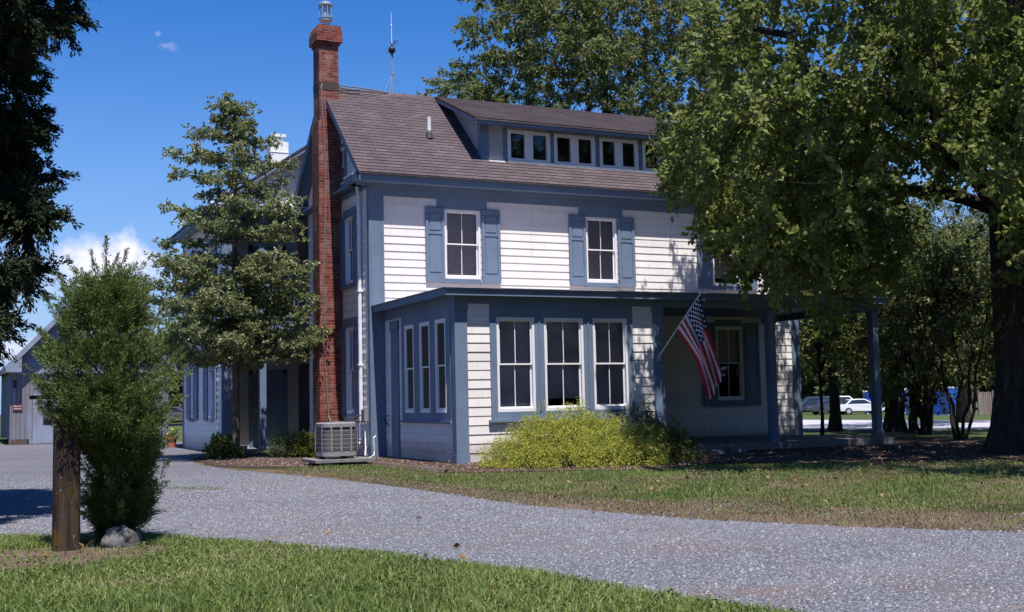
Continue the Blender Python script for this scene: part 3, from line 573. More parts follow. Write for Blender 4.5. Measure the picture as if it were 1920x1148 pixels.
m = MB(); a0, a1, a2, a3 = (.0, -4.73, 3.615), (11.86, -4.73, 3.615), (11.86, 0, 3.615), (.0, 0, 3.615); r0, r1 = (2.5, 0, 3.98), (9.6, 0, 3.98)
m.face([a0, a1, r1, r0]); m.face([a3, a0, r0]); m.face([a1, a2, r1]); m.face([(.0, -4.73, 3.602), (.0, 0, 3.602), (11.86, 0, 3.602), (11.86, -4.73, 3.602)])
for p0, p1 in ((a0, a1), (a3, a0), (a1, a2)): m.face([(p0[0], p0[1], 3.602), (p1[0], p1[1], 3.602), p1, p0])
m.build('porch_roof', 'roll roofing', H)
m = MB(); m.box(5.14, 11.9, -4.62, .0, .02, .18); m.box(5.2, 6.9, -5.35, -4.64, .0, .09); m.build('porch_floor', 'concrete', H)
# --- rear wing with the recessed two storey gallery
m = MB(); wh = [(7.1, 7.7, .97, 3.0), (9.92, 10.5, .97, 3.0), (7.1, 7.7, 4.3, 6.0), (9.92, 10.5, 4.3, 6.0)]
siding(m, WL, 5.87, 11.9, .1, 6.75, wh); WL.box(m, 5.87, 11.9, -.02, -.001, .0, .1); siding(m, WF, -2.1, .0, 6.85, 9.6, top=lambda z: (.98-(9.33-z)/.685, .98+(9.33-z)/.685)); m.face([(4.3, 5.75, 0), (4.3, 11.9, 0), (4.3, 11.9, 6.8), (4.3, 5.75, 6.8)]); m.face([(4.3, 11.9, 0), (-2.3, 11.9, 0), (-2.3, 11.9, 6.8), (.98, 11.9, 9.2), (4.3, 11.9, 6.8)])
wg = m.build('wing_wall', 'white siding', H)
m = MB(); siding(m, WB, -2.1, .1, .1, 3.45, [(-1.25, -.35, .1, 2.3)]); m.build('gallery_wall', 'grey siding', H); m = MB(); siding(m, WB, -2.1, .1, 3.7, 6.7, [(-1.25, -.35, 3.7, 5.8)]); m.build('gallery_wall', 'grey siding', H)
m = MB(); m.box(-2.33, -2.1, 5.70, 5.88, .0, 6.75); m.box(-2.375, -2.33, 5.72, 5.84, .0, 6.75); m.build('corner_board', 'blue trim', H); m = MB(); m.box(-2.375, -2.34, 11.8, 11.95, .0, 6.75); m.build('corner_board', 'blue trim', H)
m = MB(); m.box(-1.33, -1.15, 5.72, 5.88, .1, 3.45); m.build('gallery_post', 'blue trim', H); m = MB(); m.box(-1.32, -1.17, 5.73, 5.87, 3.7, 6.65); m.build('gallery_post', 'blue trim', H)
m = MB(); m.box(-2.1, -.02, 5.72, 7.0, 3.45, 3.62); m.build('gallery_floor', 'dark blue trim', H); m = MB(); m.box(-2.1, -.02, 5.72, 7.0, 6.65, 6.70); m.build('gallery_ceiling', 'dark blue trim', H)
m = MB(); m.box(-2.1, -.02, 5.685, 5.72, 3.42, 3.66); m.box(-2.1, -.02, 5.68, 5.76, 4.62, 4.70); m.box(-2.1, -.02, 5.70, 5.74, 3.78, 3.83)
for i in range(17): m.box(-2.04+i*.12, -2.015+i*.12, 5.71, 5.735, 3.83, 4.62)
m.build('gallery_railing', 'blue trim', H)
m = MB(); m.box(-2.1, -.02, 5.74, 6.99, .0, .1); m.build('gallery_step', 'concrete', H)
for z in (.1, 3.7):
    m = MB(); WB.box(m, -1.35, -1.25, -.02, .05, z, z+2.25); WB.box(m, -.35, -.25, -.02, .05, z, z+2.25); WB.box(m, -1.35, -.25, -.02, .05, z+2.1, z+2.22); WB.box(m, -1.25, -.35, -.05, .0, z, z+2.1)
    for a, b_ in ((.2, .95), (1.1, 1.95)): WB.box(m, -1.13, -.85, .0, .012, z+a, z+b_); WB.box(m, -.75, -.47, .0, .012, z+a, z+b_)
    d = m.build('door', 'dark blue trim', H); m = MB(); m.lathe((-1.17, 6.93, z+1.0), [(.02, 0), (.03, .02), (.02, .05)], 8); m.build('handle', 'galvanised steel', d)
m = MB(); m.box(-2.72, -.0, 5.36, 5.76, 6.72, 6.78); m.box(-2.74, .0, 5.33, 5.36, 6.70, 6.84); m.box(-2.72, -2.34, 5.36, 12.2, 6.66, 6.70); m.box(-2.74, -2.72, 5.33, 12.2, 6.62, 6.78)
m.prism([(-2.74, 5.34, 6.66), (-2.74, 5.34, 6.80), (.98, 5.34, 9.33), (.98, 5.34, 9.19)], (0, .03, 0)); m.prism([(4.7, 5.34, 6.66), (4.7, 5.34, 6.80), (.98, 5.34, 9.33), (.98, 5.34, 9.19)], (0, .03, 0)); m.build('wing_eave', 'blue trim', H)
m = MB(); m.prism([(-2.74, 5.33, 6.842), (.0, 5.33, 6.842), (.0, 5.75, 6.93), (-2.74, 5.75, 6.93)], (0, 0, .02)); m.build('cornice_cap', 'white trim', H)
m = MB(); m.box(-2.1, 0, 6.95, 7.0, 6.7, 7.0)
m = MB(); ex = lambda x: 9.36-.685*abs(x-.98)
courses(m, (-2.76, 12.2, ex(-2.76)), (-2.76, 5.32, ex(-2.76)), (.98, 5.32, 9.36), (.98, 12.2, 9.36), 28); courses(m, (4.72, 5.32, ex(4.72)), (4.72, 12.2, ex(4.72)), (.98, 12.2, 9.36), (.98, 5.32, 9.36), 28)
m.prism([(-2.76, 5.32, ex(-2.76)-.04), (-2.76, 5.32, ex(-2.76)-.004), (.98, 5.32, 9.356), (4.72, 5.32, ex(4.72)-.004), (4.72, 5.32, ex(4.72)-.04), (.98, 5.32, 9.31)], (0, 6.88, 0)); m.build('wing_roof', 'roof shingles', H)
for a, b_ in ((7.1, 7.7), (9.92, 10.5)):
    for z0, z1 in ((.97, 3.0), (4.3, 6.0)):
        window(WL, a, b_, z0, z1, cas=(.001, .001, .07, .12), blind=0); shutter(WL, a-.6, a-.01, z0-.07, z1+.05); shutter(WL, b_+.01, b_+.6, z0-.07, z1+.05)
m = MB(); m.box(-2.3, 4.2, 7.05, 11.8, .05, .1); m.build('wing_interior', 'dark interior', H); m = MB(); m.box(-2.3, 4.2, 7.05, 11.8, 3.5, 3.6); m.build('wing_interior', 'dark interior', H)
b = NB('white painted brick'); b.col(b.ramp(b.noise(b.ob(), 5, 5), [(.3, (.66, .66, .68)), (.7, (.8, .8, .8))]), .8, .2)
m = MB(); m.box(-.20, .37, 9.0, 9.6, 8.0, 9.55); m.box(-.08, .25, 9.1, 9.5, 9.55, 9.72); m.box(-.16, .30, 9.02, 9.58, 9.72, 9.80); m.box(-.215, .385, 8.985, 9.615, 9.20, 9.215); tag(m.build('chimney', 'white painted brick', H), 'small white painted chimney with flat cap')
# ---------------------------------------------------------------- objects
# weather antenna on the ridge
A = thing('antenna', (1.6, 2.7, 9.62), 'thin antenna mast with a dark ball standing on the roof ridge', 'antenna')
m = MB(); m.tube([(1.6, 2.7, 9.62), (1.6, 2.7, 10.75)], .016, 6); m.tube([(1.63, 2.7, 9.75), (1.63, 2.7, 10.72)], .010, 5); m.box(1.57, 1.66, 2.68, 2.72, 10.16, 10.22); m.build('mast', 'galvanised steel', A)
m = MB(); m.tube([(1.6, 2.7, 10.9), (1.59, 2.7, 11.9)], [.012, .006], 6); m.lathe((1.595, 2.7, 11.5), [(.012, 0), (.022, .02), (.012, .05)], 8); m.build('whip', 'white metal', A)
m = MB(); m.lathe((1.6, 2.7, 10.68), [(.02, 0), (.03, .06), (.075, .09), (.10, .15), (.095, .20), (.06, .25), (.025, .27), (.02, .33)], 14); m.build('ball', 'black iron', A)
m = MB(); m.tube([(1.6, 2.7, 10.95), (1.76, 2.68, 11.12)], .010, 5); m.tube([(1.66, 2.69, 11.01), (1.68, 2.69, 11.12)], .012, 5); m.tube([(1.6, 2.7, 10.84), (1.42, 2.72, 10.76)], .013, 5); m.tube([(1.6, 2.7, 11.0), (1.55, 2.7, 11.08)], .012, 5); m.tube([(1.6, 2.7, 10.8), (1.6, 2.7, 11.02)], .014, 6); m.build('vane', 'black iron', A)
for dx, dy in ((-.10, -.1), (-.24, .0), (.36, -.02), (.05, .2)):
    m = MB(); m.tube([(1.6, 2.7, 10.2), (1.6+dx, 2.7+dy, 9.64-abs(dy)*.9)], .007, 5); m.build('guy_wire', 'galvanised steel', A)
# flag on its pole
fp0, fp1 = Vector((5.24, -4.46, 2.17)), Vector((5.62, -5.62, 3.50))
Fg = thing('flag_on_pole', tuple(fp0), 'stars and stripes flag hanging from a slanted pole on the porch post', 'flag')
m = MB(); m.tube([fp0, fp1], .014, 8); m.lathe(tuple(fp1), [(.014, 0), (.03, .02), (.03, .05), (.01, .07)], 8); m.build('pole', 'white metal', Fg)
m = MB(); m.box(5.19, 5.29, -4.50, -4.46, 2.08, 2.24); m.build('bracket', 'galvanised steel', Fg)
plain('flag red', (.42, .03, .04), .8, .2, 0, .05); plain('flag white', (.68, .66, .70), .8, .2, 0, .04)
b = NB('flag canton'); t = b.n('UVMap'); sp = b.n('SeparateXYZ'); b.l(t.outputs[0], sp.inputs[0])
def stars(ox, oy):
    u = b.math('SUBTRACT', b.math('FRACT', b.math('ADD', b.math('MULTIPLY', sp.outputs[0], 6.0), ox)), .5); v = b.math('SUBTRACT', b.math('FRACT', b.math('ADD', b.math('MULTIPLY', sp.outputs[1], 5.0), oy)), .5)
    d = b.math('SQRT', b.math('ADD', b.math('MULTIPLY', b.math('MULTIPLY', u, u), 1.0), b.math('MULTIPLY', v, v)))
    return b.math('LESS_THAN', d, .235)
b.col(b.mix(b.math('MAXIMUM', stars(0, 0), b.math('MULTIPLY', stars(.5, .5), b.math('MULTIPLY', b.math('MULTIPLY', b.math('GREATER_THAN', sp.outputs[0], .09), b.math('LESS_THAN', sp.outputs[0], .91)), b.math('MULTIPLY', b.math('GREATER_THAN', sp.outputs[1], .09), b.math('LESS_THAN', sp.outputs[1], .91))))), (.012, .018, .085), (.72, .72, .78)), .8, .2)
NU, NV = 52, 60; me = bpy.data.meshes.new('cloth'); V = []; uvs = []; Fc = []; mi = []
h0 = fp0.lerp(fp1, .965); h1 = fp0.lerp(fp1, .43)
rt = Vector((math.cos(yaw), -math.sin(yaw), 0)); bk = Vector((math.sin(yaw), math.cos(yaw), 0))
for j in range(NV+1):
    v = j/NV
    for i in range(NU+1):
        u = i/NU; p = h0.lerp(h1, u)
        f = min(1, v*2.2)
        # the cloth falls, gathers and leans right
        cx_ = h0.lerp(h1, .5); q = p.lerp(Vector((cx_.x, cx_.y, p.z)), .60*f)
        fall = v*(1.70-.10*u)
        q = q+Vector((0, 0, -1))*fall+rt*(.62*v*(1-.18*u)+.06*math.sin(v*3))
        am = .085*f; q = q+bk*(am*math.sin(u*13+v*2.5+.6)+am*.5*math.sin(u*27+1-v*4))+rt*(am*.45*math.cos(u*13+v*2.5))
        V.append(tuple(q-fp0))
for j in range(NV):
    for i in range(NU):
        Fc.append((j*(NU+1)+i, j*(NU+1)+i+1, (j+1)*(NU+1)+i+1, (j+1)*(NU+1)+i)); u, v = (i+.5)/NU, (j+.5)/NV
        can = u < 7/13 and v < .40; mi.append(2 if can else (0 if int(u*13) % 2 == 0 else 1))
        for a, c in ((j, i), (j, i+1), (j+1, i+1), (j+1, i)): uvs.append(((a/NV)/.4, (c/NU)/(7/13)))
me.from_pydata(V, [], Fc); me.polygons.foreach_set('material_index', mi); me.polygons.foreach_set('use_smooth', [True]*len(Fc)); ul = me.uv_layers.new(name='UVMap'); ul.data.foreach_set('uv', np.array(uvs, dtype=np.float32).ravel())
for q in ('flag red', 'flag white', 'flag canton'): me.materials.append(MATS[q])
fo = bpy.data.objects.new('cloth', me); COL.objects.link(fo); fo.parent = Fg
# air conditioner
ac = (-1.66, -2.58)
AC = thing('air_conditioner', (ac[0], ac[1], .14), 'grey outdoor air conditioner unit on its slab beside the brick chimney', 'air conditioner')
def rsq(hw, r, z, n=6):
    out = []
    for cx_, cy_, a0 in ((hw-r, hw-r, 0), (-hw+r, hw-r, 90), (-hw+r, -hw+r, 180), (hw-r, -hw+r, 270)):
        for k in range(n+1): a = math.radians(a0+90*k/n); out.append((ac[0]+cx_+r*math.cos(a), ac[1]+cy_+r*math.sin(a), z))
    return out
def ringwall(mb, A_, B_, m=0):
    for i in range(len(A_)): j = (i+1) % len(A_); mb.face((A_[i], A_[j], B_[j], B_[i]), m)
hw = .38
m = MB(); ringwall(m, rsq(hw, .17, .20), rsq(hw, .17, .29)); ringwall(m, rsq(hw, .17, .80), rsq(hw, .17, .875)); ringwall(m, rsq(hw, .17, .875), rsq(hw-.05, .14, .895)); m.face(rsq(hw, .17, .20)[::-1]); ringwall(m, rsq(hw-.05, .14, .895), rsq(hw-.14, .1, .885))
for cx_, cy_ in ((-.21, -hw), (.0, -hw), (.21, -hw)): m.box(ac[0]+cx_-.018, ac[0]+cx_+.018, ac[1]+cy_-.006, ac[1]+cy_+.012, .29, .80)
for cx_, cy_ in ((-hw, -.25), (-hw, .25), (hw, -.25), (hw, .25)): m.box(ac[0]+cx_-.006, ac[0]+cx_+.006, ac[1]+cy_-.02, ac[1]+cy_+.02, .29, .80)
m.build('casing', 'unit paint', AC)
m = MB()
for k in range(5):
    z = .37+k*.088; ringwall(m, rsq(hw+.004, .17, z), rsq(hw+.004, .17, z+.014))
for k in range(2): m.tube([(ac[0]-.2+.4*k, ac[1]-hw-.012, .29), (ac[0]-.2+.4*k, ac[1]-hw-.012, .8)], .005, 5)
m.build('guard_wires', 'unit paint', AC)
m = MB(); ringwall(m, rsq(hw-.035, .15, .21), rsq(hw-.035, .15, .86)); m.build('coil', 'unit dark', AC)
m = MB()
for k in range(40):
    z = .29+k*.0128; ringwall(m, rsq(hw-.022, .155, z), rsq(hw-.022, .155, z+.004))
m.build('louvres', 'unit paint', AC)
m = MB(); m.face(rsq(hw-.14, .1, .865)); m.build('fan_well', 'unit dark', AC)
m = MB()
for r in (.06, .12, .17, .21, .25):
    m.tube([(ac[0]+r*math.cos(k*math.pi/10), ac[1]+r*math.sin(k*math.pi/10), .905+.02*(1-r/.3)) for k in range(21)], .005, 4, caps=False)
for k in range(8): a = k*math.pi/4; m.tube([(ac[0], ac[1], .925), (ac[0]+.26*math.cos(a), ac[1]+.26*math.sin(a), .90)], .006, 4)
m.build('fan_guard', 'unit dark', AC)
for dx, dy in ((-.24, -.26), (.24, -.26), (.24, .26), (-.24, .26)):
    m = MB(); m.box(ac[0]+dx-.06, ac[0]+dx+.06, ac[1]+dy-.05, ac[1]+dy+.05, .135, .20); m.build('foot', 'unit paint', AC)
m = MB(); m.tube([(ac[0]+hw, ac[1]-.1, .32), (ac[0]+hw+.14, ac[1], .30), (ac[0]+hw+.2, ac[1]+.3, .5), (-.9, -.6, .62), (-.35, .25, .85), (-.05, .32, .85)], .02, 6); m.tube([(ac[0]+hw, ac[1]-.16, .36), (ac[0]+hw+.2, ac[1]-.05, .42), (-.9, -.7, .8), (-.3, .2, 1.0), (-.02, .3, 1.0)], .013, 6); m.build('refrigerant_line', 'unit dark', AC)
CS = thing('concrete_slab', (-1.62, -2.66, 0), 'thin pale concrete slab raised on blocks under the air conditioner', 'slab')
m = MB(); m.box(-2.26, -.98, -3.14, -2.02, .075, .135); m.build('slab', 'concrete', CS)
for x, y in ((-2.0, -2.95), (-1.25, -2.95), (-1.25, -2.2), (-2.0, -2.2)): m = MB(); m.box(x-.12, x+.12, y-.1, y+.1, .0, .075); m.build('block', 'concrete', CS)
SB = thing('electrical_box', (-.1, .2, .8), 'small grey electrical box with white conduit on the wall behind the air conditioner', 'box')
m = MB(); m.box(-.14, -.03, .14, .38, .86, 1.14); m.build('box', 'unit paint', SB)
m = MB(); m.tube([(-.09, .26, .86), (-.09, .24, .45), (-.12, .12, .25), (-.5, -1.0, .10)], .018, 6); m.build('conduit', 'white plastic', SB)
WC = thing('white_pipe', (-.3, -1.9, 0), 'white drain pipe running down to the ground right of the air conditioner', 'pipe')
m = MB(); m.tube([(-.62, -1.95, .52), (-.60, -1.95, .22), (-.70, -2.2, .15), (-1.02, -2.75, .11)], .013, 8); m.tube([(-.62, -1.95, .52), (-.55, -1.9, .56)], .014, 6); m.build('pipe', 'white plastic', WC)
# hose bib and faucet marks on the room side
m = MB(); m.tube([(.28, -.42, .98), (.20, -.42, .98), (.18, -.42, .90), (.2, -.44, .82), (.26, -.43, .80)], .013, 6); m.tube([(.32, -.38, .92), (.24, -.36, .86), (.24, -.4, .76), (.3, -.44, .74)], .010, 6); o = m.build('garden_tap', 'black iron'); tag(o, 'small black tap on the white wall near the house corner', 'tap')
# timber edging
m = MB(); m.prism([(-1.20, -3.55, 0), (-1.12, -3.45, 0), (-1.02, -3.45, .07), (-1.15, -3.58, .07)], (.14, -3.55, 0)); o = m.build('timber_edging', 'old post wood'); tag(o, 'low dark timber edging between the mulch bed and the grass', 'edging')
# stepping stone
b = NB('flat stone'); b.col(b.ramp(b.noise(b.ob(), 4, 6), [(.3, (.17, .14, .13)), (.7, (.34, .29, .27))]), .9, .2)
# path light and step by porch
m = MB(); m.lathe((5.95, -5.95, 0), [(.05, 0), (.05, .12), (.09, .13), (.09, .17), (.02, .2)], 10); o = m.build('path_light', 'unit dark'); tag(o, 'small dark path light in the shade before the porch', 'lamp')
# gate post in the foreground
P = thing('gate_post', (-7.97, -15.32, 0), 'thick weathered wooden post with orange lichen in the front grass', 'post')
m = MB(); rg = random.Random(2)
rings = []
for z, s in ((0, 1.03), (.25, 1.0), (.6, .99), (1.0, .985), (1.2, .97), (1.25, .9)):
    rings.append([(-7.99+s*.118*math.copysign(abs(math.cos(a))**.55, math.cos(a)), -15.20+s*.13*math.copysign(abs(math.sin(a))**.55, math.sin(a)), z+rg.uniform(-.005, .005)) for a in [k*math.pi/10 for k in range(20)]])
for i in range(len(rings)-1):
    for k in range(20): j = (k+1) % 20; m.face((rings[i][k], rings[i][j], rings[i+1][j], rings[i+1][k]), 0, None, True)
m.face(rings[-1]); m.build('shaft', 'lichen post wood', P)
m = MB(); m.box(-8.19, -8.10, -15.26, -15.14, 1.13, 1.20); m.build('peg', 'old post wood', P)
# rock
def blob(name, c, r, mat, seed, sq=(1, 1, 1), parent=None, amp=.16):
    import bmesh
    rg = random.Random(seed); bm = bmesh.new(); bmesh.ops.create_icosphere(bm, subdivisions=4, radius=1)
    from mathutils import noise as mn
    for v in bm.verts:
        n = mn.noise(v.co*1.3+Vector((seed, 0, 0)))*amp*2+mn.noise(v.co*4+Vector((0, seed, 0)))*amp*.4
        v.co = Vector((v.co.x*r*sq[0], v.co.y*r*sq[1], v.co.z*r*sq[2]))*(1+n)
        if v.co.z < -r*.25: v.co.z = -r*.25
    me = bpy.data.meshes.new(name); bm.to_mesh(me); bm.free()
    for p_ in me.polygons: p_.use_smooth = True
    me.materials.append(MATS[mat]); o = bpy.data.objects.new(name, me); o.location = c; COL.objects.link(o)
    if parent: o.parent = parent
    return o
b = NB('rock'); v = b.noise(b.ob(), 9, 8, .7); b.col(b.ramp(v, [(.3, (.06, .055, .055)), (.55, (.13, .125, .125)), (.75, (.24, .235, .235))]), .9, .2); b.bump(v, .02)
tag(blob('boulder', (-7.52, -15.2, .035), .15, 'rock', 4, (1.15, .9, .95)), 'pale rounded boulder at the foot of the front cedar', 'rock')
tag(blob('brick_stub', (-7.76, -15.10, .02), .04, 'old post wood', 8, (1, .8, 1.4), amp=.1), 'small brownish stub standing between the post and the boulder', 'stone')
# planter with flower
Pt = thing('flower_pot', (-2.62, 12.6, 0), 'terracotta flower pot with a yellow flower at the far end of the wing', 'flower pot')
m = MB(); m.lathe((-2.62, 12.6, 0), [(.13, 0), (.17, .30), (.20, .30), (.205, .37), (.17, .37), (.165, .33), (.02, .33)], 18); m.build('pot', 'terracotta', Pt)
rng = np.random.default_rng(7); q = rng.normal(size=(40, 3))*[.07, .07, .04]+[-2.62, 12.6, .43]; crown('foliage', 'green shrub leaves', q, q-np.array([-2.62, 12.6, .3]), rng.uniform(0, 1, 40), .12, .03, rng, Pt)
m = MB()
for dx, dz in ((0, .60), (.03, .57), (-.14, .44), (.2, .36)): m.lathe((-2.62+dx, 12.55, dz), [(.005, -.02), (.04, .0), (.045, .02), (.01, .035)], 8)
m.build('flower', 'yellow petals', Pt)
# hanging rail beyond the planter
RF = thing('rail_fence', (-2.5, 14, 0), 'low timber rail fence at the edge of the gravel beyond the flower pot', 'fence')
for x in (-2.55, -.9): m = MB(); m.box(x-.04, x+.04, 14.0, 14.08, 0, .80); m.build('rail_post', 'fence boards', RF)
m = MB(); m.box(-2.6, -.8, 13.97, 14.0, .68, .76); m.build('rail', 'fence boards', RF); m = MB(); m.box(-2.6, -.8, 13.97, 14.05, 0.0, .07); m.build('rail', 'fence boards', RF)
# bucket by small tree
Bk = thing('bucket', (-2.35, 3.3, 0), 'pale metal bucket in the shade at the foot of the holly tree', 'bucket')
m = MB(); m.lathe((-2.35, 3.3, 0), [(.10, .0), (.13, .27), (.14, .28), (.125, .28), (.10, .03)], 14); m.build('pail', 'galvanised steel', Bk); m = MB(); m.tube([(-2.48, 3.3, .26), (-2.44, 3.2, .33), (-2.35, 3.17, .36), (-2.26, 3.2, .33), (-2.22, 3.3, .26)], .006, 5); m.build('handle', 'galvanised steel', Bk)
# ---------------------------------------------------------------- barn
Ba = thing('barn', (-4.1, 22.5, 0), 'weathered blue grey wooden barn with steep gable and plank door', 'barn')
BF = Pl('y', 22.5, -1); bx0, bx1, apx = -7.1, -1.15, -4.12; bz = lambda x: 3.05+1.07*(min(x-bx0, bx1-x)) if True else 0
m = MB(); BF.box(m, bx0, -6.42, -.1, 0, .22, 2.80); BF.box(m, -5.5, bx1, -.1, 0, .1, 2.80); BF.box(m, -6.42, -5.5, -.1, 0, 1.9, 2.80); m.box(bx0, bx0+.1, 22.6, 33, .22, 3.05); m.box(bx1-.1, bx1, 22.6, 33, .1, 3.05); m.box(bx0, bx1, 33, 33.1, .1, 3.05); m.prism([(bx0, 33, 3.05), (bx1, 33, 3.05), (apx, 33, 6.2)], (0, .1, 0)); m.build('wall', 'weathered boards', Ba)
m = MB(); siding(m, BF, bx0, bx1, 2.8, 6.2, ex=.22, out=.03, top=lambda z: (bx0+(z-3.05)/1.07, bx1-(z-3.05)/1.07)); m.box(bx0, bx1, 22.44, 22.5, 2.74, 2.82)
plain('barn siding', (.20, .23, .30), .7, .3, 0, .2, 2); m.build('gable', 'barn siding', Ba)
m = MB()
for s in (0, 1):
    xa = bx0-.22 if s == 0 else bx1+.22; za = 3.05-.22*1.07
    m.prism([(xa, 22.05, za+.12), (apx, 22.05, 6.24+.12), (apx, 22.05, 6.24+.2), (xa, 22.05, za+.2)], (0, 11.4, 0))
plain('barn roofing', (.20, .20, .23), .7, .3); m.build('roof', 'barn roofing', Ba)
m = MB()
for s in (0, 1):
    xa = bx0-.24 if s == 0 else bx1+.24; za = 3.05-.24*1.07; m.prism([(xa, 22.0, za-.06), (apx, 22.0, 6.24-.06), (apx, 22.0, 6.24+.19), (xa, 22.0, za+.19)], (0, .05, 0))
m.box(bx0-.24, bx0+.35, 22.0, 22.5, 2.80, 2.86); m.prism([(bx0-.22, 21.99, 2.80), (bx0+.38, 21.99, 2.80), (bx0+.38, 21.99, 3.35)], (0, .04, 0)); m.box(bx0-.26, bx0-.20, 22.0, 33.3, 2.80, 3.0); m.build('rake_board', 'barn siding', Ba)
m = MB(); m.box(bx0-.03, -6.42, 22.46, 22.6, .0, .22); m.build('sill_beam', 'old post wood', Ba)
m = MB(); m.box(-6.42, -5.5, 22.52, 22.56, .03, 1.75); d = m.build('door', 'painted door boards', Ba); m = MB(); m.box(-5.62, -5.58, 22.47, 22.52, .8, .95); m.build('latch', 'black iron', d)
m = MB(); m.box(-6.42, -5.5, 22.6, 22.62, 1.7, 1.92); m.build('door_head_shadow', 'dark interior', Ba)  # shadow under the door head, modelled as a near-black strip
m = MB(); m.box(-6.46, -6.42, 22.46, 22.6, 0, 1.94); m.box(-6.46, -5.46, 22.46, 22.5, 1.90, 1.94); m.build('door_frame', 'painted door boards', Ba)
m = MB(); m.box(-6.98, -6.9, 22.40, 22.46, 2.25, 2.42); m.prism([(-7.02, 22.36, 2.42), (-6.86, 22.36, 2.42), (-6.94, 22.36, 2.5)], (0, .13, 0)); m.box(-7.0, -6.88, 22.36, 22.48, 2.21, 2.25); o = m.build('wall_lantern', 'black iron'); tag(o, 'small dark lantern on the barn wall near its left corner', 'lantern')
Sg = thing('wall_sign', (-6.83, 22.45, 1.43), 'small dark red sign with two lines of white letters beside the barn door', 'sign')
plain('sign red', (.16, .035, .04), .6); plain('sign lettering', (.62, .52, .52), .6, .3, 0, .03)
m = MB(); m.prism([(-7.0, 22.46, 1.32), (-6.66, 22.46, 1.32), (-6.65, 22.46, 1.33), (-6.65, 22.46, 1.54), (-6.66, 22.46, 1.55), (-7.0, 22.46, 1.55), (-7.01, 22.46, 1.54), (-7.01, 22.46, 1.33)], (0, .03, 0)); m.build('board', 'sign red', Sg)
for tx, z, s in (('PRIVATE', 1.462, .078), ('PARKING', 1.372, .070)):
    cu = bpy.data.curves.new('text', 'FONT'); cu.body = tx; cu.size = s; cu.align_x = 'CENTER'; cu.extrude = .002; cu.offset = .0012; to = bpy.data.objects.new('t', cu)
    COL.objects.link(to); dg = bpy.context.evaluated_depsgraph_get(); me = bpy.data.meshes.new_from_object(to.evaluated_get(dg)); bpy.data.objects.remove(to)
    me.materials.clear(); me.materials.append(MATS['sign lettering']); o = bpy.data.objects.new('lettering', me); COL.objects.link(o); o.parent = Sg; o.rotation_euler = (math.pi/2, 0, 0); o.location = (-6.83+6.83, -.006, z-1.43)
# ---------------------------------------------------------------- cars, bins and fence beyond the road
def gz(x, y): r = math.hypot(x+8.9, y+26.6); return -.65*sst(55, 105, r)*sst(15, 35, x)
def carpaint(name, c): b = NB(name); b.col(c, .25, .6); b.b.inputs['Coat Weight'].default_value = .6; b.b.inputs['Coat Roughness'].default_value = .05
carpaint('dark blue paint', (.03, .045, .09)); carpaint('grey paint', (.05, .065, .085)); carpaint('white paint', (.8, .78, .82)); carpaint('dark red brown paint', (.10, .07, .075)); carpaint('blue plastic', (.01, .07, .42)); carpaint('silver paint', (.4, .42, .46))
b = NB('car glass'); b.col((.02, .025, .03), .08, .7)
plain('tail lamp', (.35, .03, .04), .3); plain('head lamp', (.7, .7, .75), .2)
PROF = {'sedan': dict(L=4.5, body=[(-2.25, .35), (-2.27, .62), (-2.2, .86), (-1.55, .94), (-1.0, .98), (.95, .98), (1.6, .88), (2.15, .72), (2.25, .5), (2.2, .3)], cab=[(-1.6, .94), (-1.05, 1.40), (-.2, 1.45), (.35, 1.42), (1.15, .96)]),
 'wagon': dict(L=4.7, body=[(-2.3, .38), (-2.33, .7), (-2.3, 1.02), (.95, 1.05), (1.7, .98), (2.25, .82), (2.33, .55), (2.28, .35)], cab=[(-2.26, 1.02), (-2.1, 1.66), (-1.4, 1.74), (.1, 1.72), (.95, 1.05)])}
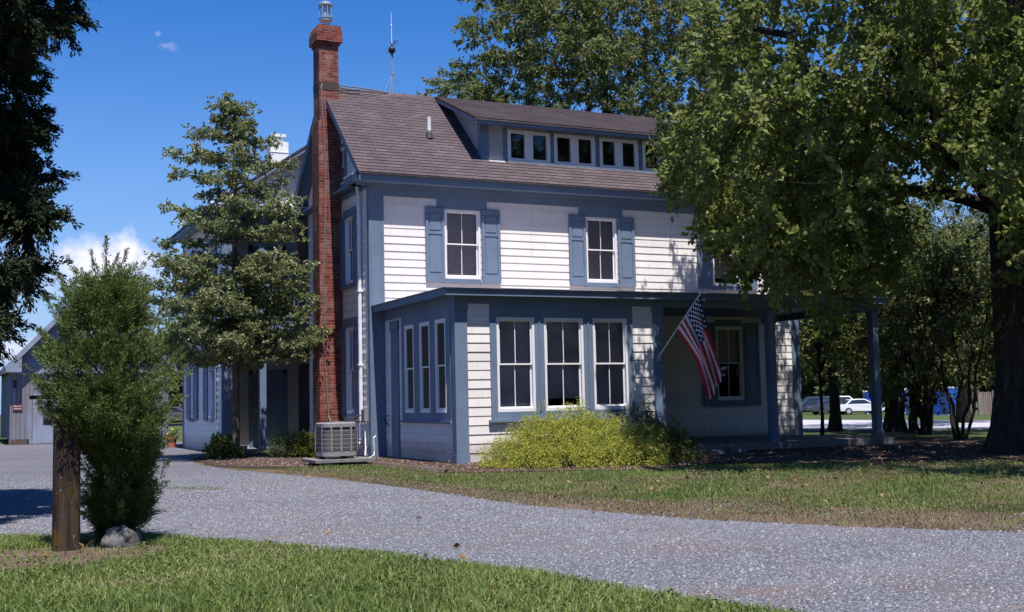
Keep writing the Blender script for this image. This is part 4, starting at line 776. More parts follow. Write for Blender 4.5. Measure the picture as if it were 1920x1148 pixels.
def car(loc, rz, kind, paint, label, group=None):
    o = thing('car', loc, label, 'car', group); ORG[o.name] = Vector((0, 0, 0)); o.rotation_euler = (0, 0, rz); p = PROF[kind]; w = .88
    def loft(prof, ws, mat, name, zt=None):
        m = MB(); n = len(prof); cols = [[(x, s*ws(z), z) for x, z in prof] for s in (-1, -.93, .93, 1)]
        cols[1] = [(x, -ws(z)*.93, z+.015) for x, z in prof]; cols[2] = [(x, ws(z)*.93, z+.015) for x, z in prof]
        for a in range(3):
            for i in range(n-1): m.face((cols[a][i], cols[a][i+1], cols[a+1][i+1], cols[a+1][i]), 0, None, True)
        m.face([c for c in cols[0]]); m.face([c for c in cols[3]][::-1]); m.face([cols[0][0], cols[3][0], cols[3][-1], cols[0][-1]])
        return m.build(name, mat, o)
    loft(p['body'], lambda z: w-.05*abs(z-.6), paint, 'body')
    zc0 = min(z for x, z in p['cab']); cab = loft(p['cab'], lambda z: w-.06-.32*(z-zc0), paint, 'roof')
    cx_ = sum(x for x, z in p['cab'])/len(p['cab']); g = [(cx_+(x-cx_)*.88, zc0+.03+(z-zc0-.01)*.84) for x, z in p['cab']]
    for s in (-1, 1):
        m = MB(); m.face([(x, s*(w-.045-.32*(z-zc0)), z) for x, z in g]); m.build('side_window', 'car glass', o)
    c = p['cab']
    for a, b_, nm in ((0, 1, 'rear_window'), (len(c)-1, len(c)-2, 'windscreen')):
        (xa, za), (xb, zb) = c[a], c[b_]; dx = -.015 if a == 0 else .015; f = lambda t: (xa+(xb-xa)*t+dx, za+(zb-za)*t+.01)
        m = MB(); (x1, z1), (x2, z2) = f(.1), f(.9); w1, w2 = w-.14-.32*(z1-zc0), w-.14-.32*(z2-zc0); m.face([(x1, -w1, z1), (x1, w1, z1), (x2, w2, z2), (x2, -w2, z2)]); m.build(nm, 'car glass', o)
    for x in (-1.35, 1.38):
        for s in (-1, 1):
            m = MB(); m.tube([(x, s*.70, .33), (x, s*.90, .33)], .33, 18); t = m.build('wheel', 'tyre rubber', o); m = MB(); m.tube([(x, s*.895, .33), (x, s*.91, .33)], .20, 12); m.build('rim', 'silver paint', t)
    xr = p['body'][1][0]; zr_ = p['body'][2][1]
    for s in (-1, 1):
        m = MB(); m.box(xr-.03, xr+.1, s*.55, s*.84, zr_-.24, zr_-.04); m.build('tail_light', 'tail lamp', o)
        xf = p['body'][-2][0]; m = MB(); m.box(xf-.22, xf-.03, s*.5, s*.82, .58, .72); m.build('headlight', 'head lamp', o)
    return o
def at(px, dist):
    d = F+RR*((px-960)/2182.1); q = Vector((-8.884, -26.582, 0))+Vector((d.x, d.y, 0))*dist; return (q.x, q.y, gz(q.x, q.y))
ra = math.atan2(-math.sin(yaw), math.cos(yaw))
car(at(1508, 118), ra+math.pi, 'wagon', 'dark blue paint', 'dark blue estate car at the left end of the row beyond the road', 'cars parked beyond the road')
car(at(1552, 112), ra+.1, 'sedan', 'grey paint', 'dark grey saloon car parked between two tree trunks beyond the road', 'cars parked beyond the road')
car(at(1576, 122), ra+.5, 'wagon', 'white paint', 'pale pinkish white van-like car behind the white saloon', 'cars parked beyond the road')
car(at(1603, 110), ra+.05, 'sedan', 'white paint', 'bright white saloon car parked left of the last porch post', 'cars parked beyond the road')
car((6.5, 68.0, 0), 2.7, 'sedan', 'dark red brown paint', 'dark car with red tail light seen past the left end of the wing', 'cars parked beyond the road').rotation_euler = (0, 0, 2.75+math.pi)
# blue cabins
def cabin(loc, rz, label, w=1.15, h=2.2):
    o = thing('portable_toilet', loc, label, 'portable toilet', 'blue cabins beyond the road'); ORG[o.name] = Vector((0, 0, 0)); o.rotation_euler = (0, 0, rz)
    m = MB(); m.box(-w/2, w/2, -.55, .55, .08, h); [m.box(-w/2+i*.12, -w/2+i*.12+.04, .55, .57, .15, h-.1) for i in range(9)]; m.build('cabin', 'blue plastic', o)
    m = MB(); m.box(-w/2+.1, w/2-.1, -.58, -.55, .15, h-.15); d = m.build('door', 'blue plastic', o); m = MB(); m.box(w/2-.24, w/2-.18, -.60, -.58, 1.0, 1.15); m.build('handle', 'white plastic', d)
    m = MB(); m.prism([(-w/2-.04, -.6, h), (w/2+.04, -.6, h), (w/2-.1, -.6, h+.12), (-w/2+.1, -.6, h+.12)], (0, 1.2, 0)); m.build('roof', 'white plastic', o)
    m = MB(); m.box(-w/2-.02, w/2+.02, -.6, .6, .0, .08); m.build('base', 'white plastic', o); return o
for i, (px, D_, lb) in enumerate(((1625, 112, 'blue portable toilet left of the last porch post'), (1684, 112, 'blue portable toilet right of the last porch post'), (1706, 100, 'blue portable toilet behind the thin stems of the first bush'), (1728, 100, 'second blue portable toilet behind the many-stemmed bush'), (1750, 98, 'blue portable toilet between the many-stemmed bush and the crooked bush'), (1771, 96, 'blue portable toilet directly left of the plank fence'))):
    cabin(at(px, D_), ra+.06*i, lb, 1.15 if i != 3 else 1.3, 2.1+.05*(i % 3))
def fence_run(x0, x1, dist, label):
    o = thing('plank_fence', at((x0+x1)/2, dist), label, 'fence', 'plank fence beyond the road'); ORG[o.name] = Vector((0, 0, 0)); o.rotation_euler = (0, 0, ra); L = (x1-x0)/2182.1*dist
    m = MB(); k = int(L/.15)
    for i in range(k): m.box(-L/2+i*.15, -L/2+i*.15+.135, 0, .02, .05, 1.8+.02*((i*7) % 3))
    m.build('boards', 'fence boards', o); m = MB(); m.box(-L/2, L/2, .02, .06, .4, .5); m.box(-L/2, L/2, .02, .06, 1.4, 1.5); m.build('rail', 'fence boards', o)
    for s in (-1, 1): m = MB(); m.box(s*L/2-.05, s*L/2+.05, -.04, .08, 0, 1.95); m.build('fence_post', 'fence boards', o)
fence_run(1792, 1815, 98, 'left section of the brown plank fence right of the blue toilets'); fence_run(1825, 1852, 92, 'right section of the brown plank fence near the big trunk')
NS = thing('notice_board', at(1654, 60), 'small white notice board beside the road right of the porch post', 'sign')
ORG[NS.name] = Vector((0, 0, 0)); NS.rotation_euler = (0, 0, ra); m = MB(); m.box(-.12, .12, -.02, .0, 1.2, 1.46); m.build('panel', 'white plastic', NS); m = MB(); m.box(-.05, .05, -.024, -.021, 1.28, 1.38); m.build('mark', 'unit dark', NS); m = MB(); m.box(-.02, .02, 0, .04, 0, 1.4); m.build('stake', 'fence boards', NS)
# ---------------------------------------------------------------- vegetation
def limb(mb, a, c, r0, r1, rg, k=6, sag=.0, m=0, n=8):
    a, c = Vector(a), Vector(c); L = (c-a).length; pts = []; rs = []
    for i in range(k+1):
        t = i/k; p = a.lerp(c, t)+Vector((0, 0, 1))*math.sin(t*math.pi)*L*sag
        if 0 < i < k: p += Vector((rg.uniform(-1, 1), rg.uniform(-1, 1), rg.uniform(-1, 1)))*L*.035
        pts.append(p); rs.append(r0+(r1-r0)*t)
    mb.tube(pts, rs, n, m, caps=False); return pts
MAPLE=[(17.7,-8.0,8.9),(2.5,-10.9,7.3),(7.8,-16.5,12.5),(14.0,-2.9,8.8),(12.2,-11.9,6.7),(9.4,-3.2,9.5),(4.0,-14.1,11.9),(8.8,-16.8,6.8),(9.2,-11.2,4.9),(6.7,-13.7,12.3),(9.9,-15.0,10.4),(6.2,-15.8,8.8),(7.3,-10.2,9.8),(12.9,-6.4,11.6),(14.6,-13.0,10.7),(15.3,-3.6,7.8),(15.1,-11.6,8.9),(14.3,-11.9,10.2),(9.7,-2.7,10.3),(13.7,-6.7,9.7),(8.5,-8.0,7.1),(11.0,-4.5,8.5),(8.8,-14.7,7.2),(13.9,-14.2,7.2),(17.3,-7.0,5.0),(9.9,-6.9,14.2),(11.6,-14.2,3.3),(14.3,-7.9,5.9),(8.4,-13.9,14.8),(5.8,-6.7,13.3),(12.9,-14.1,14.6),(4.4,-9.0,9.4),(8.4,-10.2,12.7),(8.5,-11.5,11.4),(8.7,-14.8,6.2),(10.8,-9.0,14.9),(8.3,-7.8,9.6),(9.1,-3.3,11.9),(7.3,-6.2,5.0),(11.2,-9.8,13.8),(15.8,-14.1,8.9),(9.8,-12.4,13.3),(10.1,-14.8,12.7),(4.4,-7.8,12.7),(7.5,-11.6,6.6),(9.7,-16.6,4.1),(9.9,-6.9,10.2),(17.5,-7.0,6.8),(7.5,-9.1,10.1),(8.7,-6.8,13.3),(7.9,-3.9,11.7),(9.8,-12.5,7.2),(11.5,-9.9,11.8),(8.8,-4.9,7.6),(18.2,-11.1,9.5),(18.4,-9.6,11.1),(6.6,-17.0,6.4),(8.0,-4.1,8.1),(13.7,-15.1,8.6),(13.5,-11.4,13.9),(16.6,-12.5,12.3),(14.9,-9.4,9.0),(9.7,-2.5,11.4),(12.7,-5.8,14.5),(11.2,-6.6,10.0),(8.0,-8.8,5.5),(9.2,-14.0,4.8),(17.3,-11.0,12.6),(13.9,-12.7,13.3),(13.9,-5.0,9.1),(5.5,-7.7,8.3),(11.6,-11.5,11.8),(15.3,-10.2,8.6),(11.3,-5.6,14.1),(7.5,-13.9,9.4),(4.6,-15.4,5.7),(14.9,-12.5,4.5),(15.7,-9.0,9.9),(3.0,-10.1,7.5),(10.2,-13.8,13.3),(12.0,-5.4,12.6),(8.3,-13.2,8.2),(16.7,-9.2,13.4),(12.2,-12.8,9.1),(15.1,-11.2,4.4),(7.4,-15.5,13.0),(13.4,-4.2,12.6),(13.1,-8.7,15.1),(4.2,-12.3,9.9),(10.3,-5.6,6.5),(12.2,-11.9,13.2),(8.4,-3.3,8.4),(7.5,-8.3,15.2),(5.4,-15.4,4.9),(11.2,-16.5,8.9),(5.2,-14.3,7.3),(8.1,-9.4,13.4),(16.6,-7.8,8.8),(6.4,-9.5,11.3),(15.6,-13.4,9.4),(13.8,-2.0,9.5),(5.3,-16.0,5.8),(7.0,-5.7,13.2),(14.7,-14.2,9.0),(12.7,-9.9,5.4),(9.4,-12.2,4.1),(7.2,-6.1,14.2),(7.8,-4.7,13.8),(3.9,-10.0,8.4),(13.8,-5.7,13.7),(9.0,-2.7,10.8),(13.5,-10.4,14.9),(11.8,-12.1,14.9),(7.7,-13.8,5.6),(6.1,-11.4,13.2),(5.8,-14.9,4.2),(9.4,-17.0,8.3),(16.1,-10.9,5.6),(17.6,-8.3,5.6),(12.7,-15.0,12.8),(15.8,-11.8,4.5),(8.9,-15.8,4.4),(15.6,-10.6,14.0),(11.5,-12.7,3.9),(6.4,-9.4,14.4),(4.0,-8.9,11.4),(14.5,-4.4,7.0),(5.7,-10.4,6.7),(15.8,-4.4,11.1),(17.1,-10.6,4.1),(5.2,-13.1,5.7),(11.3,-4.9,9.4),(5.4,-9.0,13.7),(15.8,-7.1,6.3),(2.9,-12.5,8.2),(11.8,-6.6,8.8),(12.7,-13.6,12.9),(16.7,-7.6,5.5),(15.8,-9.0,8.9),(17.4,-7.4,9.5),(7.2,-7.7,9.2),(14.7,-8.5,11.3),(12.9,-6.8,9.0),(8.1,-14.0,8.7),(10.8,-13.0,12.1),(7.9,-7.7,4.9),(9.7,-11.1,11.5),(12.7,-10.9,3.2),(8.2,-7.9,13.6),(4.0,-13.8,7.9),(7.7,-16.6,8.7),(12.7,-14.8,9.2),(13.1,-9.1,7.7),(14.1,-14.0,11.5),(5.6,-6.9,6.7),(15.6,-6.4,10.4),(14.7,-5.7,13.4),(11.7,-3.6,8.8),(6.2,-11.7,8.3),(12.0,-10.2,14.6),(10.2,-10.0,3.2),(4.6,-13.8,12.9),(6.2,-14.2,3.9),(14.0,-12.9,4.6),(3.4,-10.3,12.5),(18.8,-8.3,7.7),(4.8,-16.1,8.1),(12.5,-8.3,9.9),(15.5,-9.3,4.2),(13.3,-14.9,6.0),(6.4,-7.1,11.1),(14.6,-5.3,10.0),(17.6,-5.6,10.3),(10.1,-14.9,6.4),(15.4,-14.1,10.5),(12.7,-13.0,4.6),(9.8,-13.5,3.6),(14.6,-11.2,7.3),(17.3,-12.5,7.7),(8.2,-5.0,11.1),(3.5,-14.2,9.2),(9.5,-12.5,15.2),(14.1,-8.1,13.6),(8.8,-13.0,12.6),(11.1,-15.5,14.0),(15.5,-3.7,8.9),(12.1,-11.7,4.3),(13.9,-12.9,7.2),(7.0,-16.5,7.8),(15.2,-5.5,12.6),(15.3,-9.4,11.5),(4.8,-14.2,9.8),(7.3,-7.7,12.9),(12.5,-13.7,5.2),(16.5,-13.4,8.9),(8.7,-9.5,14.3),(8.6,-14.0,12.4),(12.7,-2.3,8.4),(13.2,-5.2,12.9),(3.9,-8.6,10.4),(13.1,-2.8,11.8),(17.0,-8.6,10.7),(10.8,-9.7,5.8),(13.2,-3.9,9.5),(8.3,-14.2,13.3),(10.1,-14.4,4.2),(18.1,-6.5,7.5),(11.3,-14.0,12.7),(14.0,-12.0,14.7),(14.8,-10.6,11.1),(9.3,-12.6,6.1),(10.0,-1.7,8.3),(9.4,-10.0,15.2),(15.5,-12.2,7.2),(10.2,-15.9,13.1),(10.4,-8.3,14.5),(6.3,-10.2,6.0),(17.9,-11.0,11.0),(10.6,-11.4,15.0),(13.7,-9.7,9.6),(15.5,-3.4,10.7),(6.5,-4.9,13.8),(7.9,-14.5,9.9),(5.4,-11.7,14.5),(12.7,-13.1,10.8),(5.1,-11.3,6.3),(8.3,-5.3,8.4),(12.2,-14.8,4.2),(11.8,-3.6,7.3),(12.1,-12.7,11.8),(9.1,-9.4,11.7),(6.8,-7.1,7.7),(8.1,-7.0,6.7),(17.7,-11.6,6.6),(15.1,-5.7,3.9),(9.7,-13.3,11.3),(6.3,-9.4,13.2),(14.4,-11.6,5.0),(10.2,-3.3,6.7),(3.7,-14.8,10.5),(11.1,-10.3,5.3),(9.7,-13.9,6.2),(10.3,-16.3,11.8),(3.1,-11.1,8.8),(17.1,-10.6,5.8),(7.4,-5.4,6.5),(4.4,-13.0,12.3),(12.2,-3.5,10.6),(5.5,-9.8,7.7),(15.5,-10.6,10.4),(8.1,-16.5,5.6),(15.4,-9.3,7.6),(9.1,-8.2,11.9),(10.4,-13.8,7.1),(7.7,-12.5,6.1),(9.3,-4.2,12.6),(13.5,-8.5,4.7),(11.8,-15.7,7.9),(11.3,-12.4,10.6),(17.6,-12.7,9.0),(10.9,-6.4,7.0),(10.2,-11.9,4.7),(16.7,-13.2,11.0),(5.9,-10.3,10.0),(16.5,-7.4,3.8),(8.1,-2.6,9.1),(17.4,-13.1,6.3),(6.6,-11.0,11.2),(16.0,-12.5,8.2),(14.9,-12.7,9.9),(14.5,-8.7,12.5),(3.4,-10.7,6.2),(5.5,-11.6,11.8),(12.3,-10.6,4.9),(10.4,-3.3,11.8),(6.1,-16.6,7.6),(4.4,-10.9,6.0),(13.8,-14.8,5.0),(9.3,-2.2,7.5),(12.5,-8.2,6.5),(5.3,-11.2,7.3),(7.9,-11.2,10.8),(6.1,-12.4,12.8),(10.8,-7.6,6.9),(14.6,-8.3,4.1),(4.7,-15.8,9.9),(13.6,-4.0,8.3),(16.1,-8.3,11.6),(9.3,-13.9,10.0),(13.5,-13.6,8.5),(10.9,-3.5,9.5),(8.0,-9.4,12.4),(11.5,-15.0,6.6),(11.6,-15.5,9.1),(5.6,-12.6,7.6),(2.9,-12.3,5.7),(11.3,-4.0,6.5),(8.8,-6.6,15.3),(9.0,-13.9,3.1),(13.2,-6.7,7.0),(14.3,-3.8,10.6),(9.8,-6.4,11.8),(6.9,-7.9,11.8),(9.9,-12.6,10.4),(9.2,-11.0,13.2),(11.4,-7.9,11.7),(10.4,-2.3,12.2),(4.4,-9.4,6.5),(7.4,-9.9,13.2),(11.5,-15.7,11.4),(7.3,-5.0,7.3),(12.6,-5.6,9.9),(14.7,-3.3,11.4),(11.9,-6.2,14.2),(11.5,-11.0,10.9),(7.2,-4.8,11.1),(11.4,-11.4,5.4),(13.4,-7.4,4.1),(9.7,-7.2,11.2),(14.7,-6.6,10.9),(8.5,-12.5,6.8),(11.3,-13.1,9.7),(18.5,-12.6,7.9),(12.9,-8.3,13.6),(14.2,-12.7,11.7),(11.8,-1.6,8.2),(13.4,-9.8,12.5),(13.1,-15.3,11.3),(15.7,-5.6,5.9),(8.2,-2.2,7.0),(10.8,-14.3,7.7),(6.7,-7.9,7.1),(8.0,-9.6,15.2),(5.0,-12.9,8.3),(7.4,-6.6,8.7),(9.0,-13.2,10.6),(12.0,-10.2,13.2),(11.2,-13.5,4.7),(8.5,-12.6,11.2),(16.3,-11.2,8.0),(10.5,-10.0,15.5),(6.1,-15.9,11.9),(3.7,-12.6,10.9),(4.6,-14.5,11.3),(6.5,-6.5,4.7),(4.0,-11.4,12.1),(5.0,-14.6,4.5),(7.1,-12.4,5.0),(3.2,-13.6,10.0),(14.2,-14.4,10.6),(5.7,-7.0,6.6),(6.9,-9.7,5.1),(7.7,-8.6,5.4),(3.2,-10.7,4.7),(4.7,-11.1,5.8),(7.4,-4.6,6.5),(10.0,-6.2,5.4),(6.7,-4.9,6.9),(9.5,-6.9,6.2),(5.4,-6.2,6.4),(8.2,-5.4,4.6),(2.4,-11.8,5.7),(9.7,-5.9,4.7),(6.3,-8.2,5.9),(9.5,-6.7,7.1),(7.0,-5.1,6.1),(4.1,-12.1,4.6),(4.2,-9.7,4.7),(4.4,-8.4,6.9),(7.8,-5.7,7.3),(4.8,-9.8,3.9),(6.0,-9.4,6.2),(7.7,-6.6,6.6),(4.9,-10.5,3.7),(8.9,-6.2,7.0),(8.8,-4.5,6.7),(3.5,-9.7,6.3),(4.8,-9.4,5.7),(7.9,-3.8,6.7),(5.3,-10.3,5.3),(4.9,-7.1,5.5),(5.0,-8.4,5.2),(7.2,-3.7,7.0),(8.4,-7.5,5.8),(9.4,-6.2,6.5),(9.2,-6.6,5.4),(8.3,-7.8,7.2),(6.6,-5.6,5.7),(8.4,-5.1,7.3),(4.4,-10.6,4.9),(6.6,-7.7,5.4),(6.3,-4.9,6.5),(2.1,-11.2,5.6),(5.8,-8.3,4.8),(3.0,-9.4,5.4),(10.2,-6.0,6.5),(9.8,-5.0,5.3),(5.7,-10.5,6.3),(5.3,-9.1,4.0),(9.4,-5.9,5.7),(9.5,-5.4,6.1),(6.0,-5.8,5.6),(7.7,-7.9,6.4),(3.3,-11.0,3.9),(6.3,-6.0,6.2),(4.5,-10.3,6.4),(8.6,-6.9,5.2),(9.4,-4.7,6.1),(7.1,-9.3,3.8),(7.8,-7.1,4.0),(8.9,-5.8,4.8),(7.7,-9.3,4.5),(6.7,-8.9,4.5),(7.3,-6.4,4.5),(7.0,-4.6,5.3),(7.7,-6.6,5.2),(8.4,-7.3,4.7),(5.8,-9.0,4.1),(7.7,-8.3,4.9),(6.5,-9.9,3.6),(5.0,-9.9,4.3),(6.2,-7.1,3.8),(6.2,-6.3,4.9),(5.0,-7.8,4.7),(4.6,-8.4,4.2),(8.4,-5.3,4.9),(8.9,-7.2,4.3),(8.4,-4.8,5.4),(6.4,-5.6,4.8),(5.9,-7.0,4.8),(7.0,-5.7,5.3),(7.9,-5.7,5.5),(5.4,-8.3,4.9),(6.0,-8.5,3.6),(7.3,-7.1,4.4),(6.6,-6.3,4.0),(6.6,-8.3,4.4),(8.3,-7.5,3.8),(3.5,-8.4,5.7),(5.6,-5.9,6.1),(4.3,-7.0,6.6),(5.5,-5.6,6.8),(3.9,-7.5,6.0),(4.0,-8.1,5.4),(6.2,-5.1,7.4),(6.0,-5.1,6.6),(3.2,-8.8,5.6),(5.8,-5.5,7.2),(9.6,-11.2,5.5),(9.4,-11.8,4.5),(10.6,-10.9,3.6),(9.5,-11.1,3.6),(10.8,-10.8,4.6),(10.1,-11.2,4.3),(9.5,-11.7,5.5),(10.1,-11.2,3.2),(10.3,-10.9,5.1),(10.0,-11.7,3.5),(11.0,-11.2,5.0),(9.3,-11.5,4.1),(11.1,-10.7,3.5),(10.4,-10.6,4.6),(9.8,-10.7,9.9),(7.9,-10.1,8.3),(9.9,-10.9,6.9),(7.9,-10.8,7.4),(10.3,-8.9,6.4),(12.2,-9.5,9.4),(7.9,-10.1,9.5),(9.2,-9.4,6.1),(8.0,-9.5,9.9),(6.9,-10.1,8.3),(10.8,-10.0,6.2),(7.3,-10.7,9.0),(8.4,-10.7,8.7),(8.1,-12.4,5.6),(6.3,-13.1,7.9),(6.8,-11.1,8.0),(7.3,-10.6,7.8),(7.2,-12.6,8.6),(9.2,-9.1,7.3),(7.2,-12.4,6.1),(8.9,-10.7,7.8),(10.0,-10.0,7.8),(8.4,-11.6,5.8),(11.1,-9.5,8.4),(8.4,-12.1,9.1),(8.1,-9.0,8.5),(7.6,-12.2,7.1),(6.9,-11.6,7.0),(7.1,-13.7,8.3),(9.8,-9.3,7.2),(7.4,-9.8,6.9),(7.3,-10.6,5.9),(10.9,-8.9,9.3),(11.8,-9.4,8.5),(10.3,-8.5,10.4),(9.1,-11.2,5.7),(6.0,-12.1,8.8),(5.9,-12.3,7.0),(6.4,-11.2,7.3),(9.3,-8.6,9.3),(11.7,-9.5,10.1),(9.0,-10.6,9.8),(9.9,-8.5,8.9),(8.3,-12.1,8.0),(10.8,-10.0,7.6)]
ASH=[(10.6,16.5,16.8),(13.3,13.7,11.6),(18.2,16.7,10.0),(22.1,17.7,11.0),(18.6,16.2,17.0),(14.1,18.3,12.6),(14.0,19.3,12.4),(13.1,18.8,11.6),(9.8,14.0,10.0),(14.5,11.5,13.1),(18.9,14.0,9.2),(19.2,12.9,16.1),(17.0,16.3,9.3),(14.0,13.3,17.7),(12.8,11.2,9.6),(18.8,11.7,17.9),(18.6,12.6,11.3),(12.4,17.4,10.5),(21.4,12.5,13.0),(16.9,14.2,19.1),(15.9,17.1,15.3),(9.9,14.6,12.6),(17.9,13.1,10.8),(19.7,18.8,14.0),(15.4,17.5,12.6),(14.6,17.4,17.7),(12.1,19.0,11.2),(11.3,12.7,18.7),(15.2,13.9,15.8),(14.0,18.3,10.5),(13.9,14.1,14.4),(20.0,15.9,15.7),(10.7,12.8,17.4),(17.1,15.6,11.2),(10.0,16.1,13.8),(13.4,16.2,18.6),(12.1,18.0,18.1),(16.4,18.7,17.9),(16.5,17.3,10.6),(8.6,12.4,11.1),(19.9,12.0,14.7),(12.7,16.4,17.2),(14.2,15.6,16.4),(10.8,13.6,15.5),(14.6,18.9,13.7),(12.1,11.0,14.6),(19.4,16.5,15.7),(11.3,14.5,17.5),(16.8,17.2,14.4),(19.6,14.2,9.9),(10.8,18.3,12.5),(17.8,18.8,13.6),(22.2,16.4,15.3),(16.5,17.2,18.4),(9.6,14.7,14.6),(12.5,16.5,15.3),(17.8,16.3,13.2),(15.3,15.1,10.3),(10.9,14.0,11.4),(17.8,19.4,11.3),(19.1,15.8,13.6),(18.1,16.6,11.6),(9.0,13.2,13.0),(16.5,13.0,13.6),(19.6,16.5,19.2),(16.6,13.3,11.2),(20.1,11.1,13.4),(18.5,15.5,19.1),(11.0,15.2,10.6),(18.2,12.2,12.8),(13.0,12.8,15.0),(10.7,11.7,16.4),(8.7,13.7,9.2),(13.7,11.2,12.1),(22.3,16.4,10.2),(13.9,15.7,9.1),(13.0,11.6,15.4),(8.0,13.4,11.4),(19.8,16.1,9.8),(13.9,17.8,16.0),(22.5,15.9,17.0),(13.8,11.8,18.3),(15.9,11.3,18.1),(11.3,18.7,14.0),(20.4,16.3,11.3),(17.6,12.7,18.6),(23.0,15.1,12.7),(13.0,14.2,18.0),(10.3,13.2,13.5),(10.7,14.2,14.8),(17.7,17.8,17.2),(19.2,17.4,14.0),(23.3,13.3,13.8),(9.7,17.4,11.8),(11.6,15.2,19.9),(20.5,18.6,15.0),(15.4,13.1,15.5),(8.5,15.2,9.9),(11.1,11.4,11.6),(14.5,13.1,10.4),(12.7,15.6,11.5),(16.9,15.7,20.7),(12.8,13.0,17.0),(19.7,12.4,11.4),(17.5,15.2,18.0),(15.9,12.1,13.5),(12.3,11.1,16.7),(14.1,16.7,14.3),(19.6,14.1,15.9),(20.4,17.1,12.0),(15.6,12.0,10.5),(14.9,10.9,11.5),(11.1,12.5,10.2),(9.0,14.5,11.6),(22.5,16.3,11.4),(13.5,19.2,16.7),(19.2,11.8,13.1),(19.1,11.5,9.4),(22.2,13.5,16.9),(10.3,18.1,10.4),(11.4,16.7,12.6),(13.2,17.4,12.2),(18.4,14.7,12.4),(22.9,14.4,13.9),(17.8,16.7,17.4),(15.1,14.2,10.4),(18.8,15.7,17.8),(15.1,18.8,12.0),(20.5,15.0,12.7),(9.3,16.9,14.3),(18.2,11.4,10.3),(13.5,11.4,16.8),(17.6,17.7,10.6),(11.0,11.6,15.5),(21.1,14.0,12.0),(20.5,13.9,15.5),(17.1,11.4,16.8),(17.6,12.7,9.8),(14.4,12.7,11.5),(12.4,16.1,20.2),(17.8,18.6,9.9),(20.2,14.9,17.7),(15.6,18.2,16.2),(20.4,13.2,16.2),(12.6,17.3,9.4),(15.0,15.0,20.9),(22.2,12.8,12.2),(19.7,17.8,10.2),(13.7,11.0,14.3),(9.4,13.2,14.9),(13.7,13.9,16.5),(21.3,12.3,14.9),(15.1,15.3,17.2),(17.1,10.5,14.3),(12.3,13.5,14.9),(19.5,11.6,16.1),(15.4,12.1,14.8),(8.2,14.7,11.2),(16.0,13.7,17.9),(14.5,15.9,11.2),(22.5,14.1,12.2),(19.5,17.0,17.7),(16.5,18.8,12.4),(19.5,13.8,18.2),(18.3,17.0,15.9),(11.7,12.2,9.3),(12.4,19.4,14.7),(20.9,12.7,14.1),(10.2,15.6,17.8),(11.1,12.4,11.9),(15.6,12.6,18.9),(12.3,12.4,10.1),(18.6,14.7,14.1),(9.1,13.5,16.0),(14.5,13.6,20.1),(22.0,13.9,9.5),(19.6,15.4,18.9),(10.2,18.5,14.9),(13.4,14.7,10.8),(12.4,16.8,18.1),(15.5,19.6,11.0),(12.4,12.8,11.5),(20.4,18.8,11.2),(20.6,14.8,15.9),(20.0,11.7,17.2),(11.2,17.0,10.6),(18.5,13.9,19.8),(11.6,14.3,15.2),(18.1,15.0,19.9),(11.9,17.9,13.8),(21.4,18.5,12.2),(16.5,12.6,15.6),(12.2,14.1,17.0),(11.0,12.1,8.4),(21.4,15.0,16.9),(11.2,16.8,13.5),(16.7,12.7,18.7),(13.6,10.6,16.2),(19.7,15.7,11.2),(12.4,15.3,16.9),(15.4,13.2,11.4),(15.0,14.8,15.4),(10.2,15.2,11.6),(13.9,17.1,13.5),(19.2,17.7,12.4),(8.7,14.5,13.8),(17.3,19.0,12.2),(14.6,19.1,14.8),(14.2,13.2,15.5),(12.7,13.0,13.3),(14.7,19.4,16.0),(20.7,16.9,17.9),(15.9,13.5,12.2),(15.1,11.3,16.4),(9.7,16.9,13.3),(16.5,12.6,10.6),(10.0,13.0,9.1),(16.8,11.8,9.5),(13.4,13.1,16.2),(15.3,10.7,9.4),(21.0,15.1,13.7),(18.3,13.1,13.3),(9.9,13.7,11.7),(19.3,10.7,11.1),(12.7,14.3,19.5),(16.1,13.0,9.8),(12.9,15.2,17.8),(14.7,17.4,11.5),(13.0,13.3,18.0),(21.6,15.4,15.9),(12.0,18.5,9.7),(9.7,12.9,17.5),(12.9,12.3,18.9),(18.0,12.9,16.2),(10.3,16.5,11.0),(21.4,13.9,17.2),(18.2,12.8,17.3),(16.2,13.6,14.9),(13.5,18.3,14.8),(21.7,16.2,14.3),(15.6,19.9,13.3),(15.2,16.9,19.4),(16.0,13.7,19.5),(22.9,15.5,15.4),(14.4,19.9,13.2),(18.9,18.1,9.7),(12.9,11.4,13.5),(13.1,10.3,14.4),(15.1,17.3,13.5),(20.8,13.3,12.7)]
